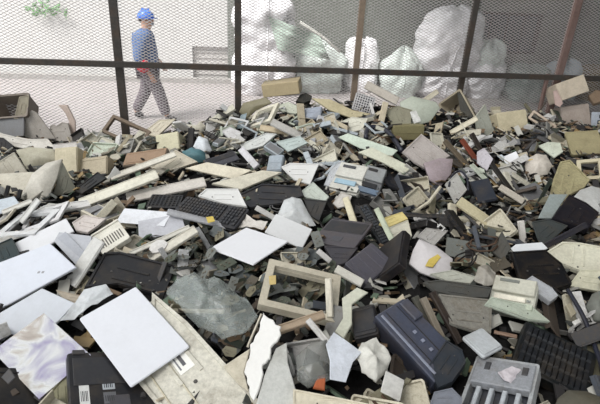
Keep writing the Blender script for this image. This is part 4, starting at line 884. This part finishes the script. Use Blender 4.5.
# ------------------------------------------------------------------ sacks against the wall
m_sack = mat((238, 236, 238), .7, 0, .25, .3, (176, 166, 168), 4, 1.0, 6)
m_sackg = mat((214, 222, 216), .7, 0, .4, .3, (140, 150, 140), 4, 1.0, 6)
def sack(label, x0, x1, ytop, ybot, m, base=0.0, peak=.25, lean=0.0, seed=0, ground=None, square=4.0):
    # distance from the floor it stands on (or from the sack below it)
    g = ground or hitz((x0+x1)/2, ybot, 0)
    dist = (g-EYE).dot(_Y_w); wpx = x1-x0
    d0 = ray(x0, ybot); d1 = ray(x1, ybot)
    W = ((d1*(g.y/d1.y))-(d0*(g.y/d0.y))).length; dt = ray((x0+x1)/2, ytop); ztop = CAMH+dt.z*(g.y/dt.y)
    zb = base; Hh = ztop-zb; mb = MB(); nu, nv = 64, 44; rs = []
    for j in range(nv+1):
        v = j/nv
        prof = (min(1, .80+.9*v) if v < .22 else 1.0 if v < .62 else 1-peak*((v-.62)/.38)**1.6)*(1-.75*max(0, (v-.93)/.07)**2)
        r = []
        for i in range(nu):
            a = 2*math.pi*i/nu; ca, sa = math.cos(a), math.sin(a)
            q = (abs(ca)**square+abs(sa)**square)**(-1/square)
            f = 1+.16*noise.noise(Vector((ca*1.6+seed*7, sa*1.6, v*2.5)))+.14*noise.noise(Vector((ca*3+seed*3, sa*3, v*5+seed)))-.16*abs(noise.noise(Vector((ca*4.5+seed, sa*4.5, v*4.5))))
            r.append((q*ca*W/2*prof*f+lean*v*W, q*sa*min(W*.42, .48)*prof*f, Hh*v+(.16*noise.noise(Vector((ca*2.2+seed, sa*2.2, 3)))+.05*noise.noise(Vector((ca*7+seed, sa*7, v*3))))*v))
        rs.append(r)
    mb.rings(rs); o = mb.build('bulk_sack', m, None, True)
    o.location = (g.x, g.y+min(W*.42, .48)*(.35 if x0 > 500 else .6), zb); o.rotation_euler = (0, 0, math.atan(.16)+.1*math.sin(seed))
    for sx in (-1, 1):
        w2 = W*.5*(1-peak)*.8
        MB().tube([(sx*w2+lean*W, -.05, Hh*.93), (sx*w2*.9+lean*W, -.08, Hh*.99), (sx*w2*.5+lean*W, -.10, Hh*1.0), (sx*w2*.4+lean*W, -.08, Hh*.95)], .014, 5).build('lifting_loop', m, o, True)
    # seam down the front
    r = [rs[j][int(nu*.75)] for j in range(1, nv-1)]
    MB().tube([(p[0], p[1]-.004, p[2]) for p in r], .012, 5).build('seam', m, o, True)
    tag(o, label, 'sack', 'bulk sacks stacked along the wall'); return o
_Y_w = Vector((0, 1, 0))
gA = hitz(262, 95, 0); gB = hitz(440, 97, 0); gC = hitz(483, 98, 0)
zA = CAMH+ray(262, 46).z*(gA.y/ray(262, 46).y); zB = CAMH+ray(440, 66).z*(gB.y/ray(440, 66).y); zC = CAMH+ray(483, 64).z*(gC.y/ray(483, 64).y)
sack('bulging white sack at the bottom left beside the second fence post', 232, 292, 44, 95, m_sack, seed=1, ground=gA)
sack('tall white sack stacked on top beside the second fence post', 236, 298, -8, 46, m_sack, base=zA-.06, seed=2, ground=gA, peak=.4)
sack('greenish white sack right of the tall left stack', 288, 342, 44, 93, m_sackg, seed=3, peak=.5)
sack('narrow upright white sack behind the middle fence post', 343, 374, 40, 92, m_sack, seed=4, peak=.1)
sack('small greenish pointed sack between the middle posts', 380, 420, 50, 97, m_sackg, seed=5, peak=.75)
sack('low white sack under the huge white sack', 413, 468, 64, 98, m_sack, seed=6, ground=gB)
sack('huge white sack with a pinched top stacked highest in the middle right', 408, 472, 6, 68, m_sack, base=zB-.06, seed=7, ground=gB, peak=.5, lean=.10)
sack('rounded white sack right of the fourth fence post', 462, 504, 62, 99, m_sack, seed=8, ground=gC)
sack('small grey sack stacked on the rounded white sack', 466, 496, 42, 66, m_sackg, base=zC-.06, seed=9, ground=gC, peak=.5)
sack('flat grey green sack lying against the wall below the window', 504, 545, 66, 101, mat((150, 160, 154), .7, 0, .5, .3, (100, 104, 100), 5, .5, 14), seed=10, peak=.2)
sack('pale blue sack behind the rusty fence post', 543, 575, 62, 99, mat((190, 200, 208), .7, 0, .3, .3, (130, 134, 134), 5, .5, 14), seed=11, peak=.4)
sack('brownish sack at the right beyond the tilted monitor box', 574, 612, 66, 100, mat((134, 118, 90), .8, 0, .4), seed=12, peak=.4)
# green tarpaulin over the left stack and the pole leaning on it
def tarp():
    g = Vector((gA.x, gA.y, 0)); mb = MB(); rs = []
    y0 = gA.y-.22; n = 16
    for j in range(n+1):
        v = j/n; r = []
        for i in range(n+1):
            u = i/n; px = 268+(52*u)+10*v; py = 16+20*u+34*v*(1-.3*u)
            d = ray(px, py); yy = y0+.35*v*0+.10*math.sin(u*9+v*4)+.05*noise.noise(Vector((u*6, v*6, 1))); p = EYE+d*(yy/d.y); r.append(p)
        rs.append(r)
    V = [p for r in rs for p in r]; c = sum(V, Vector())/len(V); back = [p+Vector((0, .012, 0)) for p in V]; N = n+1; fcs = []
    for j in range(n):
        for i in range(n):
            a = j*N+i; fcs.append((a, a+1, a+N+1, a+N)); b = a+N*N; fcs.append((b+N, b+N+1, b+1, b))
    mb.add([p-c for p in V+back], fcs); o = mb.build('tarpaulin', mat((150, 164, 152), .6, 0, .5, .4, (104, 116, 104), 6), None, True); o.location = c
    tag(o, 'grey green tarpaulin draped over the right flank of the left sack stack', 'tarpaulin')
tarp()
pa = hitz(342, 92, 0); pts = []
for px, py, yy in ((300, 22, 9.95), (322, 36, 9.9), (340, 52, 9.8)):
    d = ray(px, py); pts.append(EYE+d*(yy/d.y))
c = sum(pts, Vector())/3; o = MB().tube([p-c for p in pts], .028, 7).build('bamboo_pole', mat((196, 194, 186), .6), None, True); o.location = c
tag(o, 'pale pole leaning over the greenish white sack', 'pole')
# weed growing out of the wall, top left
s, z = hit_wall(55, 9); wp = wall_pt(s, z, -.02); root = bpy.data.objects.new('wall_weed', None); COL.objects.link(root); root.location = wp
tag(root, 'green weed growing from the bright wall at the top left', 'plant')
MB().tube([(0, 0, 0), (-.05, -.12, .02), (-.20, -.20, .05)], .012, 5).build('stem', mat((90, 100, 60), .7), root)
lm = MB(); lm.add([(0, 0, 0), (.06, 0, .03), (.16, .0, .01), (.06, 0, -.03), (.06, -.015, 0)], [(0, 4, 1), (1, 4, 2), (2, 4, 3), (3, 4, 0), (0, 1, 2, 3)]); leaf = lm.mesh('leaf'); leaf.materials.append(mat((120, 158, 112), .6, 0, .2))
for k in range(26):
    q = bpy.data.objects.new('leaf', leaf); COL.objects.link(q); q.parent = root
    q.location = (random.uniform(-.42, .22), random.uniform(-.25, -.02), random.uniform(-.12, .12)); q.rotation_euler = (random.uniform(-.6, .6), random.uniform(0, 6.28), random.uniform(-.6, .6)); q.scale = (1, 1, 1.3)

# ------------------------------------------------------------------ the worker
def skin(name, verts, edges, radii, m, parent, sub=2, root_i=0):
    me = bpy.data.meshes.new(name); me.from_pydata(verts, edges, []); o = bpy.data.objects.new(name, me); COL.objects.link(o)
    bpy.context.view_layer.objects.active = o
    md = o.modifiers.new('skin', 'SKIN'); md.use_smooth_shade = True
    sv = me.skin_vertices[0].data
    for i, r in enumerate(radii):
        sv[i].radius = (r, r) if not isinstance(r, tuple) else r; sv[i].use_root = (i == root_i)
    sb = o.modifiers.new('sub', 'SUBSURF'); sb.levels = sub; sb.render_levels = sub
    bpy.context.view_layer.update(); dg = bpy.context.evaluated_depsgraph_get()
    nm = bpy.data.meshes.new_from_object(o.evaluated_get(dg)); o.modifiers.clear(); o.data = nm; nm.materials.clear(); nm.materials.append(m); nm.shade_smooth()
    o.name = name
    if parent: o.parent = parent
    return o
def worker():
    feet = (hitz(135, 121, 0)+hitz(168, 119, 0))/2
    d = ray(146, 10); ztop = CAMH+d.z*(feet.y/d.y); k = ztop/1.74
    root = bpy.data.objects.new('person', None); COL.objects.link(root); root.location = feet; root.scale = (k, k, k); root.rotation_euler = (0, 0, ANG)
    tag(root, 'walking worker in blue shirt, grey trousers, face mask and blue hard hat behind fence', 'person')
    ms = mat((196, 150, 124), .55, 0, 0); mshirt = mat((88, 112, 154), .8, 0, .25, .2, (66, 88, 128), 12); mtr = mat((108, 98, 104), .85, 0, .25, .2, (80, 72, 78), 12)
    # joints: x forward, y left/right, z up
    hip, chest, neck, head = (0, 0, .90), (.0, 0, 1.26), (.01, 0, 1.42), (.045, 0, 1.58)
    Lh, Rh = (0, .10, .86), (0, -.10, .86)
    Rk, Ra, Rt = (.17, -.10, .48), (.27, -.10, .09), (.42, -.11, .035)        # camera-side leg swung forward
    Lk, La, Lt = (-.07, .10, .46), (-.27, .10, .13), (-.15, .10, .04)
    Rs, Re, Rw = (-.01, -.20, 1.38), (-.09, -.27, 1.05), (.06, -.27, .82)
    Ls, Le, Lw = (-.01, .20, 1.38), (.03, .25, 1.10), (.18, .22, .92)
    V = [hip, (0, 0, 1.08), chest, neck, (.03, 0, 1.50), head, (.04, 0, 1.67), Lh, Lk, La, Lt, Rh, Rk, Ra, Rt, Ls, Le, Lw, Rs, Re, Rw]
    E_ = [(0, 1), (1, 2), (2, 3), (3, 4), (4, 5), (5, 6), (0, 7), (7, 8), (8, 9), (9, 10), (0, 11), (11, 12), (12, 13), (13, 14), (2, 15), (15, 16), (16, 17), (2, 18), (18, 19), (19, 20)]
    rad = [(.12, .09), (.12, .09), (.14, .10), .06, .075, (.105, .125), .09, .085, .055, .04, .03, .085, .055, .04, .03, .045, .036, .03, .045, .036, .03]
    n0 = len(V)
    # hands: palm and five fingers each
    for (wi, W_, E2) in ((17, Lw, Le), (20, Rw, Re)):
        dr = (Vector(W_)-Vector(E2)).normalized(); dn = (dr+Vector((.15, 0, -.5))).normalized(); side = Vector((.9, 0, .35)).normalized(); side = (side-dn*side.dot(dn)).normalized()
        pm = Vector(W_)+dn*.055; pi = len(V); V.append(tuple(pm)); rad.append(.028); E_.append((wi, pi))
        for q, ln in ((-.03, .06), (-.01, .075), (.01, .08), (.03, .07)):
            a = pm+dn*.035+side*q; b = a+dn*ln*.55+Vector((.0, .005, 0)); c_ = b+(dn+Vector((.25, 0, .1))).normalized()*ln*.45; i = len(V)
            V += [tuple(a), tuple(b), tuple(c_)]; rad += [.010, .009, .007]; E_ += [(pi, i), (i, i+1), (i+1, i+2)]
        a = pm+side*.035-dn*.015; b = a+(side*.6+dn).normalized()*.035; i = len(V); V += [tuple(a), tuple(b)]; rad += [.012, .009]; E_ += [(pi, i), (i, i+1)]
    body = skin('body', V, E_, rad, ms, root)
    # face
    for sy in (-1, 1):
        e = MB().tube([(.118, sy*.034, 1.607), (.126, sy*.034, 1.607)], .011, 8).build('eye', mat((40, 34, 32), .3, 0, 0), root)
        skin('ear', [(.035, sy*.088, 1.575), (.03, sy*.095, 1.60), (.028, sy*.09, 1.625)], [(0, 1), (1, 2)], [.012, .016, .013], ms, root, 1)
    skin('nose', [(.125, 0, 1.605), (.145, 0, 1.575)], [(0, 1)], [.011, .016], ms, root, 1)
    skin('hair', [(-.03, 0, 1.545), (-.045, 0, 1.60), (-.02, 0, 1.66), (.05, 0, 1.685)], [(0, 1), (1, 2), (2, 3)], [(.07, .05), (.075, .055), (.085, .07), (.07, .06)], mat((40, 32, 28), .7, 0, 0), root)
    skin('face_mask', [(.105, 0, 1.575), (.125, 0, 1.545), (.10, 0, 1.515)], [(0, 1), (1, 2)], [(.06, .04), (.07, .035), (.055, .03)], mat((150, 158, 168), .8, 0, .1), root)
    hb = MB(); mh = mat((62, 110, 196), .3, 0, .05); rs = []
    for j in range(8):
        a = j/7*math.pi/2; r = [( .03+.118*math.cos(a)*math.cos(t), .100*math.cos(a)*math.sin(t), 1.632+.135*math.sin(a)) for t in (2*math.pi*i/20 for i in range(20))]; rs.append(r)
    hb.rings(rs, True, True); hb.v = [(.03+(x-.03)*1.15, y*1.18, z-.012) for x, y, z in hb.v]; hel = hb.build('hard_hat', mh, root, True)
    br = MB(); br.rings([[(.03+(.128+.035*max(0, math.cos(t)))*math.cos(t), .108*math.sin(t), z) for t in (2*math.pi*i/20 for i in range(20))] for z in (1.630, 1.641)]); br.v = [(.03+(x-.03)*1.12, y*1.18, z-.012) for x, y, z in br.v]; br.build('brim', mh, hel)
    rg = MB(); rg.box(-.03, .09, -.014, .014, 1.70, 1.764, .004); rg.build('crown_ridge', mh, hel)
    # clothes
    skin('shirt', [(0, 0, .70), (0, 0, .98), (0, 0, 1.12), (0, 0, 1.30), (.0, 0, 1.40), (-.01, .18, 1.39), (0, .24, 1.22), (.03, .255, 1.06), (.12, .24, .99), (-.01, -.18, 1.39), (-.06, -.245, 1.22), (-.09, -.27, 1.06), (-.05, -.27, .98)],
         [(0, 1), (1, 2), (2, 3), (3, 4), (4, 5), (5, 6), (6, 7), (7, 8), (4, 9), (9, 10), (10, 11), (11, 12)],
         [(.20, .18), (.19, .17), (.20, .17), (.215, .175), (.13, .12), .115, .10, .088, .072, .115, .105, .095, .08], mshirt, root)
    skin('collar', [(.005, 0, 1.45), (.012, 0, 1.485)], [(0, 1)], [(.075, .07), (.07, .066)], mshirt, root, 1)
    skin('trousers', [(0, 0, .90), (0, .09, .84), (-.07, .10, .48), (-.22, .10, .21), (-.265, .10, .13), (0, -.09, .84), (.165, -.10, .49), (.24, -.10, .20), (.262, -.10, .115)],
         [(0, 1), (1, 2), (2, 3), (3, 4), (0, 5), (5, 6), (6, 7), (7, 8)], [(.17, .14), .135, .105, .09, .085, .135, .108, .094, .086], mtr, root)
    skin('red_sleeve_guard', [(-.075, -.275, 1.01), (-.02, -.275, .93), (.035, -.275, .845)], [(0, 1), (1, 2)], [.115, .115, .095], mat((206, 54, 70), .7, 0, .15), root)
    msh = mat((44, 40, 42), .6, 0, .1)
    skin('shoe', [(.235, -.10, .075), (.33, -.105, .055), (.43, -.11, .04)], [(0, 1), (1, 2)], [.062, .055, .042], msh, root)
    skin('shoe', [(-.29, .10, .10), (-.21, .10, .065), (-.13, .10, .045)], [(0, 1), (1, 2)], [.06, .055, .042], msh, root)
worker()
